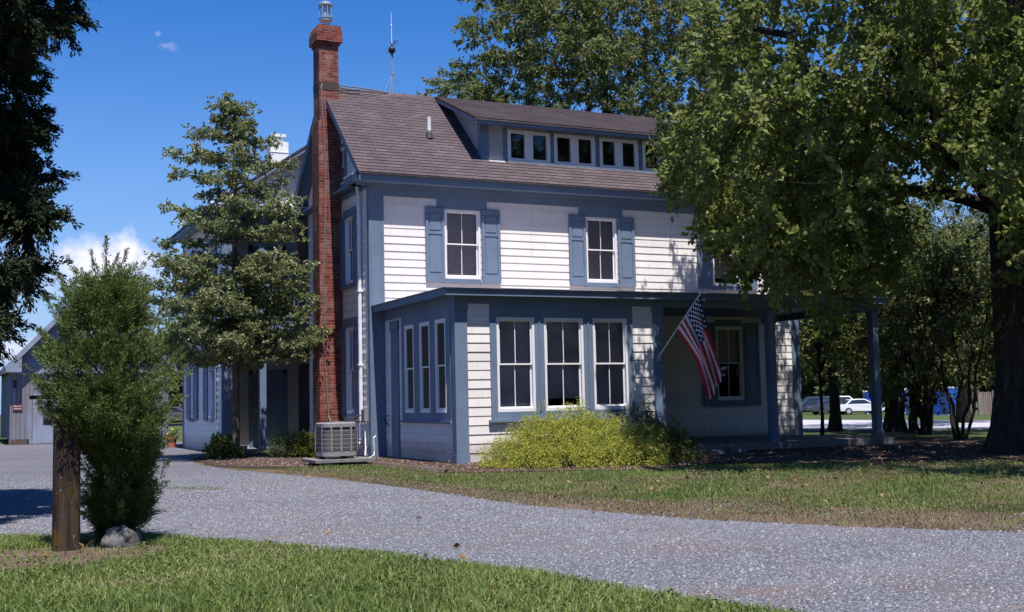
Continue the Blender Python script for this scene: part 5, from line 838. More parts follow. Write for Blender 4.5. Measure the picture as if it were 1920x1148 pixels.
CONIFER=[(-8.1,-10.6,9.3),(-12.9,-12.0,8.4),(-11.1,-10.7,9.5),(-9.8,-10.8,3.8),(-9.3,-11.7,8.3),(-10.3,-10.2,7.2),(-11.5,-10.8,3.3),(-10.0,-11.8,9.4),(-8.5,-13.1,6.0),(-10.6,-10.4,7.8),(-9.0,-9.7,4.2),(-13.1,-10.4,7.3),(-12.3,-9.9,3.4),(-12.6,-11.2,5.4),(-8.7,-12.9,7.0),(-10.2,-12.9,2.9),(-8.4,-10.7,7.7),(-12.9,-11.2,7.7),(-11.1,-9.4,3.5),(-10.5,-12.5,7.1),(-11.5,-10.3,7.7),(-10.2,-13.3,8.9),(-9.5,-9.4,8.4),(-9.9,-12.5,3.0),(-11.4,-13.0,6.9),(-8.4,-12.3,5.1),(-11.2,-9.8,3.6),(-9.2,-13.1,7.7),(-8.2,-10.2,6.7),(-12.0,-11.0,8.9),(-8.4,-10.9,4.3),(-8.7,-12.9,7.3),(-10.0,-11.1,9.2),(-11.6,-10.2,3.3),(-11.0,-10.6,5.5),(-9.0,-13.3,7.3),(-10.8,-12.0,2.6),(-12.7,-12.6,4.2),(-8.4,-12.6,7.5),(-12.5,-11.7,5.9),(-9.3,-13.3,6.4),(-12.4,-11.5,3.3),(-11.5,-11.3,2.5),(-10.3,-10.2,10.5),(-12.6,-12.4,8.6),(-8.3,-12.2,3.6),(-11.6,-13.2,5.5),(-11.6,-13.4,4.2),(-11.9,-12.9,4.1),(-9.9,-9.6,8.2),(-9.9,-13.6,4.0),(-9.6,-12.8,7.9),(-9.4,-12.8,4.8),(-7.8,-12.5,6.4),(-11.5,-12.0,9.5),(-10.8,-10.2,3.5),(-9.4,-12.7,6.2),(-9.4,-11.7,6.3),(-10.9,-10.5,8.1),(-12.5,-13.1,4.2),(-11.5,-10.3,3.0),(-12.1,-11.4,8.2),(-9.1,-13.6,6.2),(-12.2,-13.5,8.4),(-10.6,-12.8,8.2),(-11.7,-13.4,8.5),(-11.4,-9.8,5.0),(-11.9,-13.7,7.4),(-9.6,-13.1,2.4),(-11.5,-10.7,4.2),(-11.8,-12.5,9.3),(-11.3,-13.5,8.4),(-10.0,-10.2,6.3),(-10.4,-12.5,7.5),(-10.5,-9.0,3.9),(-11.2,-13.6,4.8),(-10.4,-10.9,3.9),(-11.6,-9.9,9.8),(-12.3,-10.7,8.8),(-13.1,-11.0,9.8),(-9.9,-10.7,10.6),(-9.6,-11.0,7.7),(-10.3,-12.5,3.6),(-11.0,-10.5,7.5),(-10.0,-13.4,3.2),(-9.4,-12.5,2.4),(-9.5,-10.3,4.2),(-13.1,-10.7,3.4),(-7.9,-11.7,9.2),(-8.3,-12.0,8.2),(-12.6,-12.1,8.2),(-12.0,-10.6,9.5),(-11.5,-12.2,2.3),(-8.7,-10.7,2.8),(-10.3,-9.4,9.1),(-10.6,-10.2,6.6),(-8.1,-11.8,10.0),(-9.3,-11.4,7.5),(-9.6,-11.4,10.4),(-8.5,-10.1,7.2),(-9.1,-12.1,8.7),(-12.8,-10.9,7.1),(-10.1,-12.4,8.8),(-10.0,-9.3,3.9),(-9.2,-9.6,5.1),(-11.0,-11.8,9.8),(-8.2,-10.4,5.9),(-8.9,-10.8,3.2),(-8.3,-12.8,5.7),(-9.2,-12.3,10.2),(-9.9,-13.1,6.5),(-10.7,-9.3,4.1),(-11.5,-12.9,7.4),(-12.1,-13.1,3.6),(-10.4,-10.3,2.5),(-11.1,-10.0,10.6),(-12.8,-11.5,7.8),(-10.0,-9.1,4.9),(-10.1,-10.0,8.3),(-9.0,-10.6,6.1),(-11.4,-9.9,5.3),(-9.4,-10.6,4.9),(-13.3,-10.5,7.9),(-8.3,-10.6,4.9),(-8.7,-12.1,4.6),(-8.5,-9.8,8.6),(-11.8,-10.4,7.5),(-11.6,-12.8,8.2),(-8.6,-10.1,6.6),(-9.4,-12.5,7.0),(-10.8,-10.6,9.1),(-10.3,-10.2,6.6),(-8.3,-10.2,9.3),(-8.3,-10.9,9.6),(-9.8,-10.6,2.7),(-11.6,-13.7,5.2),(-11.2,-12.4,2.2),(-8.5,-12.6,2.8),(-8.1,-13.0,6.5),(-8.9,-12.7,7.6),(-10.0,-12.5,3.9),(-12.5,-12.4,4.9),(-7.8,-10.9,9.6),(-11.6,-11.3,5.4),(-11.7,-12.9,6.9),(-10.4,-12.5,2.3),(-8.7,-11.4,6.8),(-10.9,-11.4,9.0),(-10.8,-11.8,7.5),(-10.6,-12.9,8.9),(-12.6,-13.0,8.3),(-9.7,-13.4,6.1),(-10.5,-9.5,7.1),(-12.3,-11.3,9.0),(-10.5,-10.6,5.8),(-11.2,-12.8,7.7),(-10.6,-13.8,7.5),(-9.1,-11.3,8.0),(-10.6,-12.5,3.7),(-12.8,-10.2,4.0),(-12.6,-12.2,6.2),(-10.0,-9.6,4.7),(-9.1,-12.2,5.1),(-8.7,-9.9,9.8),(-9.4,-10.1,6.7),(-11.3,-12.9,9.3),(-8.8,-11.5,10.4),(-8.4,-10.4,10.1),(-11.3,-10.4,6.9),(-9.1,-10.4,5.6),(-12.2,-13.3,8.1),(-11.9,-13.5,7.8),(-8.7,-10.4,6.6),(-10.2,-9.2,3.4),(-12.4,-11.2,9.6),(-10.9,-12.3,6.0),(-11.7,-9.8,4.5),(-10.2,-13.5,6.6),(-8.9,-9.6,8.8),(-12.6,-13.1,8.0),(-12.4,-9.8,7.8),(-10.5,-12.4,9.0),(-12.8,-10.8,8.0),(-11.8,-11.9,2.8),(-11.9,-10.3,5.7),(-12.6,-12.9,3.0),(-8.1,-11.7,7.5),(-9.9,-11.0,6.7),(-9.1,-10.6,5.0),(-8.4,-10.0,8.1),(-11.6,-10.4,9.1),(-12.3,-9.8,6.3),(-9.4,-11.7,3.2),(-8.1,-12.3,3.5),(-8.1,-10.5,3.1),(-10.8,-10.4,10.6),(-12.3,-13.2,6.1),(-10.1,-11.7,5.9),(-9.9,-12.5,6.1),(-11.0,-10.6,7.2),(-11.7,-9.7,8.8),(-10.2,-13.6,5.6),(-9.8,-9.5,4.0),(-12.4,-10.4,7.5),(-10.0,-13.8,8.7),(-11.3,-10.7,3.6),(-10.5,-9.1,4.9),(-12.4,-9.8,4.9),(-12.3,-12.7,6.8),(-12.9,-11.4,9.6),(-9.5,-12.9,9.5),(-9.5,-11.8,4.6),(-9.8,-13.7,3.4),(-11.1,-10.9,9.9),(-9.0,-12.0,6.3),(-10.9,-9.8,9.2),(-11.7,-10.0,7.4),(-9.3,-10.4,9.5),(-12.7,-11.7,6.3),(-10.9,-11.5,8.6),(-9.5,-12.1,9.2),(-10.6,-10.0,6.3),(-9.8,-10.0,4.0),(-10.4,-12.8,5.2),(-11.2,-11.6,4.8),(-10.4,-11.7,3.6),(-11.2,-9.8,4.3),(-8.4,-11.2,2.8),(-11.6,-11.8,4.8),(-11.1,-11.2,5.7),(-8.9,-10.5,4.1),(-10.2,-12.1,9.3),(-9.4,-10.3,3.5),(-10.2,-11.3,10.0),(-11.3,-12.8,3.4),(-8.6,-12.4,9.6),(-9.4,-10.9,8.8),(-12.2,-12.7,3.5),(-10.4,-9.9,8.0),(-9.7,-12.7,9.8),(-8.3,-11.4,9.5),(-9.7,-13.7,6.9),(-8.9,-12.7,8.9),(-9.0,-12.7,7.2),(-8.6,-11.2,7.0),(-10.5,-9.6,5.8),(-7.8,-11.4,6.1),(-11.3,-11.7,7.2),(-12.8,-10.9,6.2),(-12.1,-10.5,8.4),(-9.5,-10.1,9.6),(-12.6,-11.8,5.0),(-12.3,-12.5,8.2),(-11.4,-9.4,6.5),(-9.3,-10.3,6.2),(-8.1,-10.9,4.2),(-9.7,-11.5,6.4),(-11.9,-11.7,7.7),(-11.1,-9.8,10.2),(-8.8,-11.4,4.2),(-9.0,-10.9,4.8),(-12.5,-10.0,8.6),(-8.9,-12.0,7.7),(-11.8,-10.8,9.3),(-11.7,-10.6,6.8),(-9.4,-10.8,3.1),(-9.0,-12.3,4.1),(-12.8,-10.0,5.6),(-11.2,-10.9,6.9),(-10.1,-9.4,5.9),(-11.3,-13.3,3.8),(-7.7,-10.4,7.3),(-8.2,-11.2,4.9),(-10.3,-10.6,6.2),(-11.0,-9.7,3.9),(-11.4,-11.1,6.4),(-12.8,-11.1,8.3),(-7.9,-11.3,9.3),(-9.6,-10.3,10.7),(-8.5,-12.6,9.1),(-12.2,-10.9,7.7),(-8.6,-12.9,9.6),(-11.8,-12.6,5.0),(-9.7,-13.8,4.7),(-12.8,-10.6,4.6),(-8.5,-10.5,2.4),(-12.6,-12.6,3.5),(-8.3,-11.9,3.5),(-10.5,-13.1,5.0),(-10.1,-12.3,5.6),(-11.2,-11.4,4.4),(-8.1,-12.1,7.5),(-9.4,-12.2,5.3),(-8.5,-12.1,5.9),(-9.4,-13.9,6.7),(-11.9,-11.8,8.6),(-10.7,-9.8,4.1),(-11.0,-12.5,8.6),(-12.6,-11.5,8.6),(-9.3,-13.4,5.5),(-12.9,-12.2,8.7),(-8.7,-12.8,2.2),(-11.9,-9.4,7.4),(-12.9,-11.5,8.4),(-8.9,-9.7,7.8),(-11.5,-12.2,8.7),(-10.3,-9.8,10.0),(-10.3,-13.0,8.3),(-8.7,-11.5,3.7),(-10.1,-10.3,3.2),(-8.5,-10.4,9.0),(-11.7,-13.4,7.4),(-9.9,-10.1,11.4),(-11.4,-13.1,4.8),(-11.3,-11.9,3.5),(-11.5,-11.6,6.3),(-9.7,-12.5,2.2),(-8.1,-9.9,6.5),(-9.9,-11.4,4.5),(-11.3,-10.1,3.8),(-9.3,-12.2,3.0),(-10.3,-12.1,4.7),(-12.2,-10.5,4.1),(-10.8,-13.3,8.1),(-10.4,-13.4,3.9),(-10.1,-12.1,8.6),(-11.1,-12.5,4.0),(-9.1,-13.6,3.6),(-8.7,-12.1,3.9),(-7.9,-11.1,7.4),(-10.9,-9.8,5.2),(-9.9,-11.7,10.5),(-10.7,-13.8,5.4),(-12.0,-10.7,9.1),(-10.5,-10.7,7.7),(-12.3,-13.5,5.4),(-9.9,-12.8,2.4),(-12.0,-10.8,7.4),(-9.0,-10.1,7.8),(-10.2,-10.3,9.7),(-8.6,-11.6,8.3),(-11.0,-12.3,4.3),(-9.6,-11.9,7.4),(-11.9,-9.5,3.5),(-8.5,-10.2,4.7),(-10.5,-12.2,3.2),(-9.4,-11.9,9.6),(-9.6,-13.1,7.9),(-9.6,-11.5,3.9),(-8.6,-10.6,4.4),(-12.8,-11.4,4.7),(-10.4,-11.2,3.3),(-9.2,-9.6,9.2),(-10.2,-9.5,9.7),(-8.8,-11.7,5.9),(-10.8,-10.5,8.5),(-10.8,-11.5,10.3),(-12.3,-11.9,4.4),(-12.1,-12.4,5.2),(-9.5,-11.3,5.6),(-10.5,-12.9,9.5),(-11.2,-9.2,5.0),(-11.3,-12.1,7.6),(-7.8,-12.6,7.3),(-10.5,-13.5,2.3),(-9.9,-12.1,7.8),(-11.0,-9.0,5.6),(-11.2,-10.5,10.3),(-11.3,-10.5,3.1),(-12.4,-11.6,9.5),(-11.9,-10.6,5.6),(-11.7,-10.4,8.8),(-9.0,-12.4,6.7),(-10.4,-13.7,3.4),(-11.2,-10.1,5.6),(-12.5,-12.3,6.7),(-9.3,-9.9,3.3),(-8.5,-11.2,5.8),(-10.1,-10.4,7.5),(-12.0,-9.3,7.1),(-11.5,-11.0,9.8),(-11.7,-10.2,5.9),(-10.9,-9.5,9.5),(-11.2,-9.4,2.9),(-12.6,-11.2,8.0),(-12.5,-10.6,3.4),(-10.5,-12.5,5.8),(-11.6,-13.4,3.4),(-8.1,-12.3,9.6),(-8.3,-10.2,4.1),(-10.8,-9.9,9.6),(-12.3,-11.5,6.9),(-10.9,-14.0,4.7),(-7.8,-11.4,6.6),(-11.6,-11.6,3.0),(-8.2,-10.8,10.5),(-11.1,-12.2,9.2),(-9.9,-13.1,2.2),(-8.8,-10.3,5.9),(-9.5,-11.0,2.4),(-10.2,-13.4,3.5),(-10.5,-10.6,9.1),(-10.0,-13.1,9.0),(-12.0,-11.1,5.1),(-10.3,-10.9,2.8),(-8.8,-10.1,8.3),(-11.8,-13.3,2.8),(-8.3,-11.5,4.6),(-11.9,-12.7,6.5),(-11.0,-9.4,4.6),(-9.1,-11.4,10.6),(-9.5,-12.1,5.6),(-9.9,-13.9,4.5),(-12.8,-10.2,8.0),(-12.5,-12.9,8.9),(-7.9,-12.0,7.8),(-9.3,-12.6,4.3),(-9.0,-13.2,8.8),(-11.0,-10.7,10.8),(-10.3,-12.9,3.5),(-11.2,-13.2,7.8),(-11.4,-12.5,4.4),(-10.5,-8.9,6.1),(-11.7,-10.7,4.5),(-9.0,-11.6,6.9),(-9.9,-12.2,5.8),(-10.0,-10.8,6.0),(-11.6,-12.6,5.2),(-11.7,-13.6,3.2),(-12.1,-10.7,8.0),(-10.5,-10.2,10.8),(-11.5,-10.5,8.3),(-10.1,-11.2,7.2),(-10.8,-11.9,6.7),(-10.1,-11.2,3.0),(-13.0,-10.3,9.0),(-8.6,-10.8,5.1),(-10.3,-11.7,8.3),(-8.5,-12.3,5.5),(-9.1,-11.4,3.6)]

def big_tree(root, name_leaf, clumps, forks, trunk_pts, trunk_r, seed, rad, ntw, nl, size, width, rbr=.05, bark='bark', trunk_first=None, **kw):
    rg = random.Random(seed); rng = np.random.default_rng(seed)
    m = MB(); m.tube(trunk_pts, trunk_r, 18, caps=True)
    if trunk_first: trunk_first(m)
    m.build('trunk', bark, root)
    m = MB(); nodes = []
    for a, b_, r0, r1 in forks: pts = limb(m, a, b_, r0, r1, rg, 8, .06); nodes += [(p, r0+(r1-r0)*i/8) for i, p in enumerate(pts) if i > 1]
    C = [Vector(c) for c in clumps]
    order = sorted(C, key=lambda c: min((c-n[0]).length for n in nodes))
    for c in order:
        nd = min(nodes, key=lambda n: (c-n[0]).length); L = (c-nd[0]).length; r0 = min(nd[1]*.7, rbr*.4+.018*L)
        pts = limb(m, nd[0], c, r0, .012, rg, 4, .05, 0, 6); nodes += [(pts[2], r0*.6), (pts[4], .014)]
        for q in range(3): limb(m, c, c+Vector((rg.gauss(0, 1), rg.gauss(0, 1), rg.gauss(0, .7))).normalized()*rad*.9, .011, .004, rg, 3, .03, 0, 4)
    m.build('branches', bark, root)
    P, D, tw = sprays(clumps, rad, ntw, nl, rng, **kw)
    return crown('crown', name_leaf, P, D, tw, size, width, rng, root, droop=.45)
# the big maple on the right
T = thing('maple_tree', (10.4, -9.8, 0), 'huge old maple with thick dark trunk, its crown hanging over the house', 'tree')
def roots(m):
    for k in range(9):
        a = k*2*math.pi/9+.3; m.tube([(10.4+.25*math.cos(a), -9.8+.25*math.sin(a), 1.0), (10.4+.48*math.cos(a), -9.8+.48*math.sin(a), .35), (10.4+.85*math.cos(a+.1), -9.8+.85*math.sin(a+.1), -.02)], [.18, .2, .06], 8)
big_tree(T, 'maple leaves', MAPLE,
 [((10.45, -9.8, 4.2), (6.6, -10.6, 7.6), .26, .09), ((10.5, -9.8, 5.2), (13.5, -10.5, 9.8), .3, .1), ((10.5, -9.8, 6.0), (9.3, -6.6, 10.6), .26, .09), ((10.6, -9.8, 6.2), (10.2, -13.4, 11), .26, .09), ((10.6, -9.8, 7.5), (10.9, -9.6, 14.5), .34, .1), ((10.45, -9.8, 5.0), (5.8, -7.6, 8.8), .22, .07), ((10.4, -9.8, 4.9), (7.2, -7.5, 5.6), .16, .06)],
 [(10.3, -9.8, -.05), (10.35, -9.8, .5), (10.42, -9.82, 1.5), (10.45, -9.78, 3), (10.5, -9.8, 5), (10.6, -9.8, 8)], [.78, .62, .52, .50, .52, .36], 11, .88, 10, 40, .125, .105, .09, trunk_first=roots)
T = thing('ash_tree', (15.5, 15, 0), 'tall light green tree standing behind the middle of the house roof', 'tree')
big_tree(T, 'ash leaves', ASH, [((15.5, 15, 6), (11, 14, 12), .25, .08), ((15.5, 15, 7), (20, 16, 13), .25, .08), ((15.5, 15, 8), (15, 14, 18), .3, .08), ((15.5, 15, 6), (13, 12.5, 14), .2, .07)], [(15.5, 15, 0), (15.5, 15, 3), (15.5, 15, 9)], [.5, .4, .3], 12, 1.1, 13, 40, .20, .085, .09, flat=.8)
T = thing('conifer_tree', (-11.6, -11.9, 0), 'dark dense conifer reaching in from the left edge of the picture', 'tree')
big_tree(T, 'dark conifer needles', CONIFER, [((-11.6, -11.9, 2.6), (-9.4, -11.6, 4.2), .09, .03), ((-11.6, -11.9, 4.8), (-9.4, -11.2, 7.0), .09, .03), ((-11.6, -11.9, 3.8), (-9.6, -12.6, 5.2), .09, .03), ((-11.6, -11.9, 2.1), (-9.8, -11.4, 2.9), .07, .02)], [(-11.6, -11.9, 0), (-11.6, -11.9, 6), (-11.5, -11.9, 12)], [.3, .2, .05], 13, .40, 30, 90, .075, .024, .03, flat=.9, t0=.1)
# layered holly tree left of the chimney
T = thing('holly_tree', (-2.72, 2.4, 0), 'slender tree with tiers of small glossy leaves left of the brick chimney', 'tree')
rg = random.Random(21); rng = np.random.default_rng(21)
m = MB(); m.tube([(-2.72, 2.4, 0), (-2.70, 2.4, 2), (-2.74, 2.4, 4.5), (-2.70, 2.38, 7), (-2.85, 2.4, 9.0)], [.11, .09, .07, .04, .012], 10); m.build('trunk', 'pale bark', T)
m = MB(); cl = []; cr = []
z = 2.35
def hr(z): return np.interp(z, [2.2, 2.6, 3.4, 4.6, 5.6, 6.4, 7.3, 7.9, 8.3, 9.0], [1.7, 2.3, 2.3, 2.25, 2.1, 1.85, 1.65, 1.1, .7, .3])
while z < 8.9:
    nb_ = (8 if z < 4.2 else 6) if z < 7.5 else 5; a0 = rg.uniform(0, 6.28)
    for k in range(nb_):
        a = a0+k*2*math.pi/nb_+rg.uniform(-.3, .3); L = hr(z)*rg.uniform(.62, 1.08); zz = z+rg.uniform(-.14, .14)
        tip = Vector((-2.74+L*math.cos(a), 2.4+L*math.sin(a), zz+L*rg.uniform(-.02, .16))); st = Vector((-2.74, 2.4, zz-.06))
        limb(m, st, tip, .022, .006, rg, 4, .05, 0, 5)
        for t in np.arange(.34, 1.01, .66/max(1.5, L*2.9)):
            p = st.lerp(tip, t); w = .10+.34*(1-abs(t-.62)); 
            for q in range(2): cl.append((p.x+rg.uniform(-1, 1)*w*.75, p.y+rg.uniform(-1, 1)*w*.75, p.z+rg.uniform(-.04, .10))); cr.append(rg.uniform(.17, .28))
    z += (.36 if z < 4.8 else .62) if z < 7.6 else .34
for k in range(12): cl.append((-2.86+rg.gauss(0, .09), 2.4+rg.gauss(0, .09), 8.25+k*.075)); cr.append(.15)
m.build('branches', 'pale bark', T)
P_, D_, tw = sprays(cl, np.array(cr), 9, 10, rng, flat=.38, bias=np.array([0, 0, .15])); print('holly', len(P_))
crown('crown', 'holly leaves', P_, D_, tw, .075, .05, rng, T, droop=.05, fold=.3)
# cedar beside the post: upright feathery sprays
def feathery(root, mat, axis, prof, nb, seed, ln, nl, size, width, up=.9, zs=None, wisps=(), nm='crown'):
    rg = random.Random(seed); rng = np.random.default_rng(seed); P_ = []; D_ = []; T_ = []
    zs_, rs_ = zip(*prof); m = MB()
    for k in range(nb):
        z = rng.choice(zs_[:-1])+rng.uniform(0, 1)*.25 if zs is None else rng.uniform(*zs); z = min(max(z, zs_[0]), zs_[-1]); r = np.interp(z, zs_, rs_); a = rng.uniform(0, 2*math.pi); q = rng.uniform(.1, 1.15)**.5*(.80+.30*math.sin(a*3+z*7)*math.sin(z*11+a))
        ax = axis(z); base = np.array([ax[0]+r*q*math.cos(a)*.8, ax[1]+r*q*math.sin(a)*.8, z-.10]); d = np.array([math.cos(a)*.75, math.sin(a)*.75, up])*1.0+rng.normal(size=3)*.22; d /= np.linalg.norm(d)
        L = ln*rng.choice([.6, .9, 1.2, 1.9], p=[.3, .35, .25, .1]); t = rng.uniform(0, 1, (nl, 1)); side = rng.normal(size=(nl, 3)); pp = base+d*L*t+side*.034*(1.12-t); P_.append(pp); D_.append(np.broadcast_to(d, pp.shape)+side*.35); T_.append(np.full(nl, rng.uniform()))
    for base, tip in wisps:
        base, tip = np.array(base), np.array(tip); L = np.linalg.norm(tip-base); d = (tip-base)/L; n2 = int(nl*L*5); t = rng.uniform(0, 1, (n2, 1)); side = rng.normal(size=(n2, 3)); pp = base+d*L*t+side*.05*(1.05-t)*(.3+L*.6); P_.append(pp); D_.append(d+side*.5); T_.append(np.full(n2, .6)); m.tube([(-7.56, -14.9, max(.9, base[2]-.45)), tuple(base), tuple(tip)], [.012, .008, .002], 5)
    P_, D_, T_ = np.concatenate(P_), np.concatenate(D_), np.concatenate(T_); print(nm, mat, len(P_))
    return m, crown(nm, mat, P_, D_, T_, size, width, rng, root, droop=-.1, spread=.6, fold=.1)
T = thing('cedar_tree', (-7.52, -14.85, 0), 'bushy green cedar growing close behind the wooden gate post', 'tree')
cax = lambda z: (np.interp(z, [0, .8, 1.3, 3], [-7.49, -7.47, -7.66, -7.63]), np.interp(z, [0, .85, 1.15, 2.6], [-14.85, -14.9, -15.22, -15.1]))
wis = [((-7.62, -14.85, 2.25), (-7.63, -14.87, 2.92)), ((-7.6, -14.85, 2.3), (-7.42, -14.8, 2.82)), ((-7.65, -14.85, 2.2), (-7.76, -14.85, 2.78)), ((-7.8, -14.8, 2.05), (-8.05, -14.8, 2.55)), ((-7.9, -14.8, 1.9), (-8.18, -14.85, 2.33)), ((-7.4, -14.8, 2.0), (-7.2, -14.8, 2.45)), ((-7.3, -14.8, 1.9), (-7.05, -14.8, 2.3)), ((-7.62, -14.9, 2.4), (-7.52, -14.9, 2.75)), ((-7.7, -14.8, 1.95), (-7.92, -14.9, 2.5)), ((-7.2, -14.9, 1.5), (-6.92, -14.9, 1.85)), ((-8.0, -14.9, 1.3), (-8.22, -14.9, 1.55))]
m, _ = feathery(T, 'cedar needles', cax, [(.10, .10), (.35, .30), (.7, .36), (.95, .42), (1.15, .54), (1.35, .58), (1.7, .60), (2.05, .54), (2.25, .40), (2.45, .16)], 1700, 31, .23, 120, .040, .0085, wisps=wis)
m.build('twigs', 'pale bark', T); m = MB(); m.tube([(-7.52, -14.85, -.02), (-7.50, -14.85, .5), (-7.54, -14.85, 1.2), (-7.58, -14.85, 2.3)], [.05, .04, .03, .012], 9); m.tube([(-7.5, -14.85, .3), (-7.38, -14.9, .7), (-7.35, -14.85, 1.3)], [.025, .02, .01], 7); m.tube([(-7.52, -14.9, .1), (-7.66, -14.95, .6), (-7.75, -14.9, 1.4)], [.03, .02, .01], 7); m.build('trunk', 'pale bark', T)
# golden cypress shrubs in front of the room
def shrub(root, mat, lobes, seed, nb, size, width, ln=.22, nl=26, droop=.6):
    rng = np.random.default_rng(seed); P_ = []; D_ = []; T_ = []; W_ = np.array([l[3]*l[4] for l in lobes]); W_ = W_/W_.sum()
    for k in range(nb):
        cx_, cy_, cz_, r, h = lobes[rng.choice(len(lobes), p=W_)]; d = rng.normal(size=3); d[2] = abs(d[2])*.9+.05; d /= np.linalg.norm(d); q = rng.uniform(.55, 1.0)
        base = np.array([cx_, cy_, cz_])+d*np.array([r, r, h])*q; dd = d+np.array([0, 0, .35])+rng.normal(size=3)*.35; dd /= np.linalg.norm(dd); L = ln*rng.uniform(.6, 1.3)
        t = rng.uniform(0, 1, (nl, 1)); side = rng.normal(size=(nl, 3)); pp = base+dd*L*t+np.array([0, 0, -droop])*L*t**2+side*.03; P_.append(pp); D_.append(dd+np.array([0, 0, -droop])*2*t+side*.4); T_.append(np.full(nl, rng.uniform()))
    P_, D_, T_ = np.concatenate(P_), np.concatenate(D_), np.concatenate(T_); ok = P_[:, 2] > .01
    crown('foliage', mat, P_[ok], D_[ok], T_[ok], size, width, rng, root, droop=.1, spread=.6, fold=.1)
    m = MB(); rg = random.Random(seed)
    for cx_, cy_, cz_, r, h in lobes:
        for k in range(5): limb(m, (cx_+rg.uniform(-.1, .1), cy_+rg.uniform(-.1, .1), 0), (cx_+rg.uniform(-1, 1)*r*.7, cy_+rg.uniform(-1, 1)*r*.7, cz_+h*rg.uniform(.4, .85)), .018, .005, rg, 4, .02, 0, 5)
    m.build('stems', 'pale bark', root)
G = thing('golden_shrub', (1.8, -6.9, 0), 'wide yellow green cypress shrub under the three front room windows', 'shrub')
shrub(G, 'golden cypress', [(.55, -6.3, 0, .45, .5), (.95, -6.3, 0, .55, .85), (1.25, -6.5, 0, .55, 1.15), (1.6, -6.8, 0, .55, 1.0), (1.95, -6.8, 0, .5, 1.2), (2.25, -7.0, 0, .58, 1.0), (2.6, -7.2, 0, .55, .95), (2.95, -7.4, 0, .5, .72), (.9, -6.8, 0, .5, .5), (1.5, -7.2, 0, .55, .55), (2.15, -7.6, 0, .55, .55), (2.6, -7.8, 0, .45, .5)], 41, 2600, .060, .014)
G = thing('green_shrub', (3.55, -7.2, 0), 'darker green shrub at the right end of the golden shrub beside the porch post', 'shrub')
shrub(G, 'green shrub leaves', [(3.3, -7.2, 0, .45, .85), (3.65, -7.2, 0, .42, .85), (3.25, -7.0, .3, .25, .95), (3.9, -7.3, 0, .36, .5)], 42, 620, .060, .014)
G = thing('low_shrub', (-1.35, 1.7, 0), 'low dark rosemary-like shrub left of the air conditioner', 'shrub'); shrub(G, 'cedar needles', [(-1.55, 2.0, 0, .38, .55), (-1.25, 2.2, 0, .35, .5)], 43, 300, .07, .012, droop=.1)
G = thing('pale_shrub', (-1.0, 1.5, 0), 'small pale green leafy shrub against the foot of the chimney', 'shrub'); shrub(G, 'green shrub leaves', [(-1.15, 1.45, 0, .34, .5), (-.95, 1.35, 0, .28, .42)], 44, 240, .055, .03, droop=.2)
G = thing('potted_plant', (-2.9, 2.9, 0), 'leafy plant at the foot of the holly tree trunk', 'plant'); shrub(G, 'maple leaves', [(-2.95, 2.6, 0.05, .26, .42)], 45, 110, .10, .07, droop=.3)
# trees behind the porch end
def small_tree(name, loc, h, r, zc, trunk_r, mat, label, seed, group=None, n=46, rad=.8, ntw=9, nl=26, size=.13, width=.08, stems=1, cat='tree', squash=1.0, spread=.5, bark='bark', hs=None):
    root = thing(name, loc, label, cat, group); rg = random.Random(seed); rng = np.random.default_rng(seed); x, y, z0 = loc
    m = MB(); cl = []
    while len(cl) < n:
        v = rng.normal(size=3); v /= np.linalg.norm(v); q = rng.uniform(.25, 1)**(1/2.5); p = np.array([x, y, z0+zc])+v*q*np.array([r, r, (h-zc)*1.0])
        if p[2] < z0+zc-(h-zc)*.75*squash: continue
        cl.append(p)
    if stems == 1: m.tube([(x, y, z0-.05), (x+.05, y, z0+.6), (x, y+.03, z0+zc), (x, y, z0+h*.9)], [trunk_r*1.5, trunk_r, trunk_r*.8, .02], 10)
    else:
        for k in range(stems):
            a = k*2*math.pi/stems+rg.uniform(-.3, .3); limb(m, (x+.12*math.cos(a), y+.12*math.sin(a), z0-.02), (x+spread*math.cos(a), y+spread*math.sin(a), z0+zc*rg.uniform(.9, 1.4)), trunk_r, trunk_r*.4, rg, 7, -.05, 0, 7)
    m.build('trunk' if stems == 1 else 'stems', bark, root); m = MB()
    for c in cl:
        zz = min(max(z0+.4*h, c[2]-r*.5), z0+h*.85); limb(m, (x, y, zz-.3) if stems == 1 else (x+rg.uniform(-spread, spread), y+rg.uniform(-spread, spread), z0+zc), tuple(c), .03, .008, rg, 3, .05, 0, 5)
    m.build('branches', bark, root)
    P_, D_, tw = sprays(np.array(cl), rad, ntw, nl, rng, flat=.8); crown('crown', mat, P_, D_, tw, size, width, rng, root, droop=.3); return root
small_tree('shade_tree', (18.4, 5.1, 0), 7.4, 2.3, 4.6, .19, 'backdrop leaves', 'dark leafy tree with straight trunk seen through the open porch', 51, 'trees behind the porch end', n=60)
small_tree('shade_tree', (18.9, 2.9, 0), 8.0, 2.5, 4.9, .24, 'backdrop leaves', 'dark leafy tree whose trunk stands just left of the last porch post', 52, 'trees behind the porch end', n=64)
small_tree('shade_tree', (22.5, 6.5, 0), 9.5, 3.4, 5.6, .25, 'backdrop leaves', 'tall dark tree at the back between the porch and the big maple', 53, 'trees behind the porch end', n=80, rad=1.0)
small_tree('multi_stem_bush', (18.4, 1.6, 0), 5.2, 2.0, 3.0, .05, 'backdrop leaves', 'leafy bush with thin stems right behind the last porch post', 54, 'bushes with many stems', stems=7, n=44, cat='bush', spread=.5)
small_tree('multi_stem_bush', (17.0, -.5, 0), 5.6, 2.4, 3.2, .065, 'backdrop leaves', 'large bush with a dense fan of thick stems right of the last porch post', 55, 'bushes with many stems', stems=11, n=60, cat='bush', spread=.62)
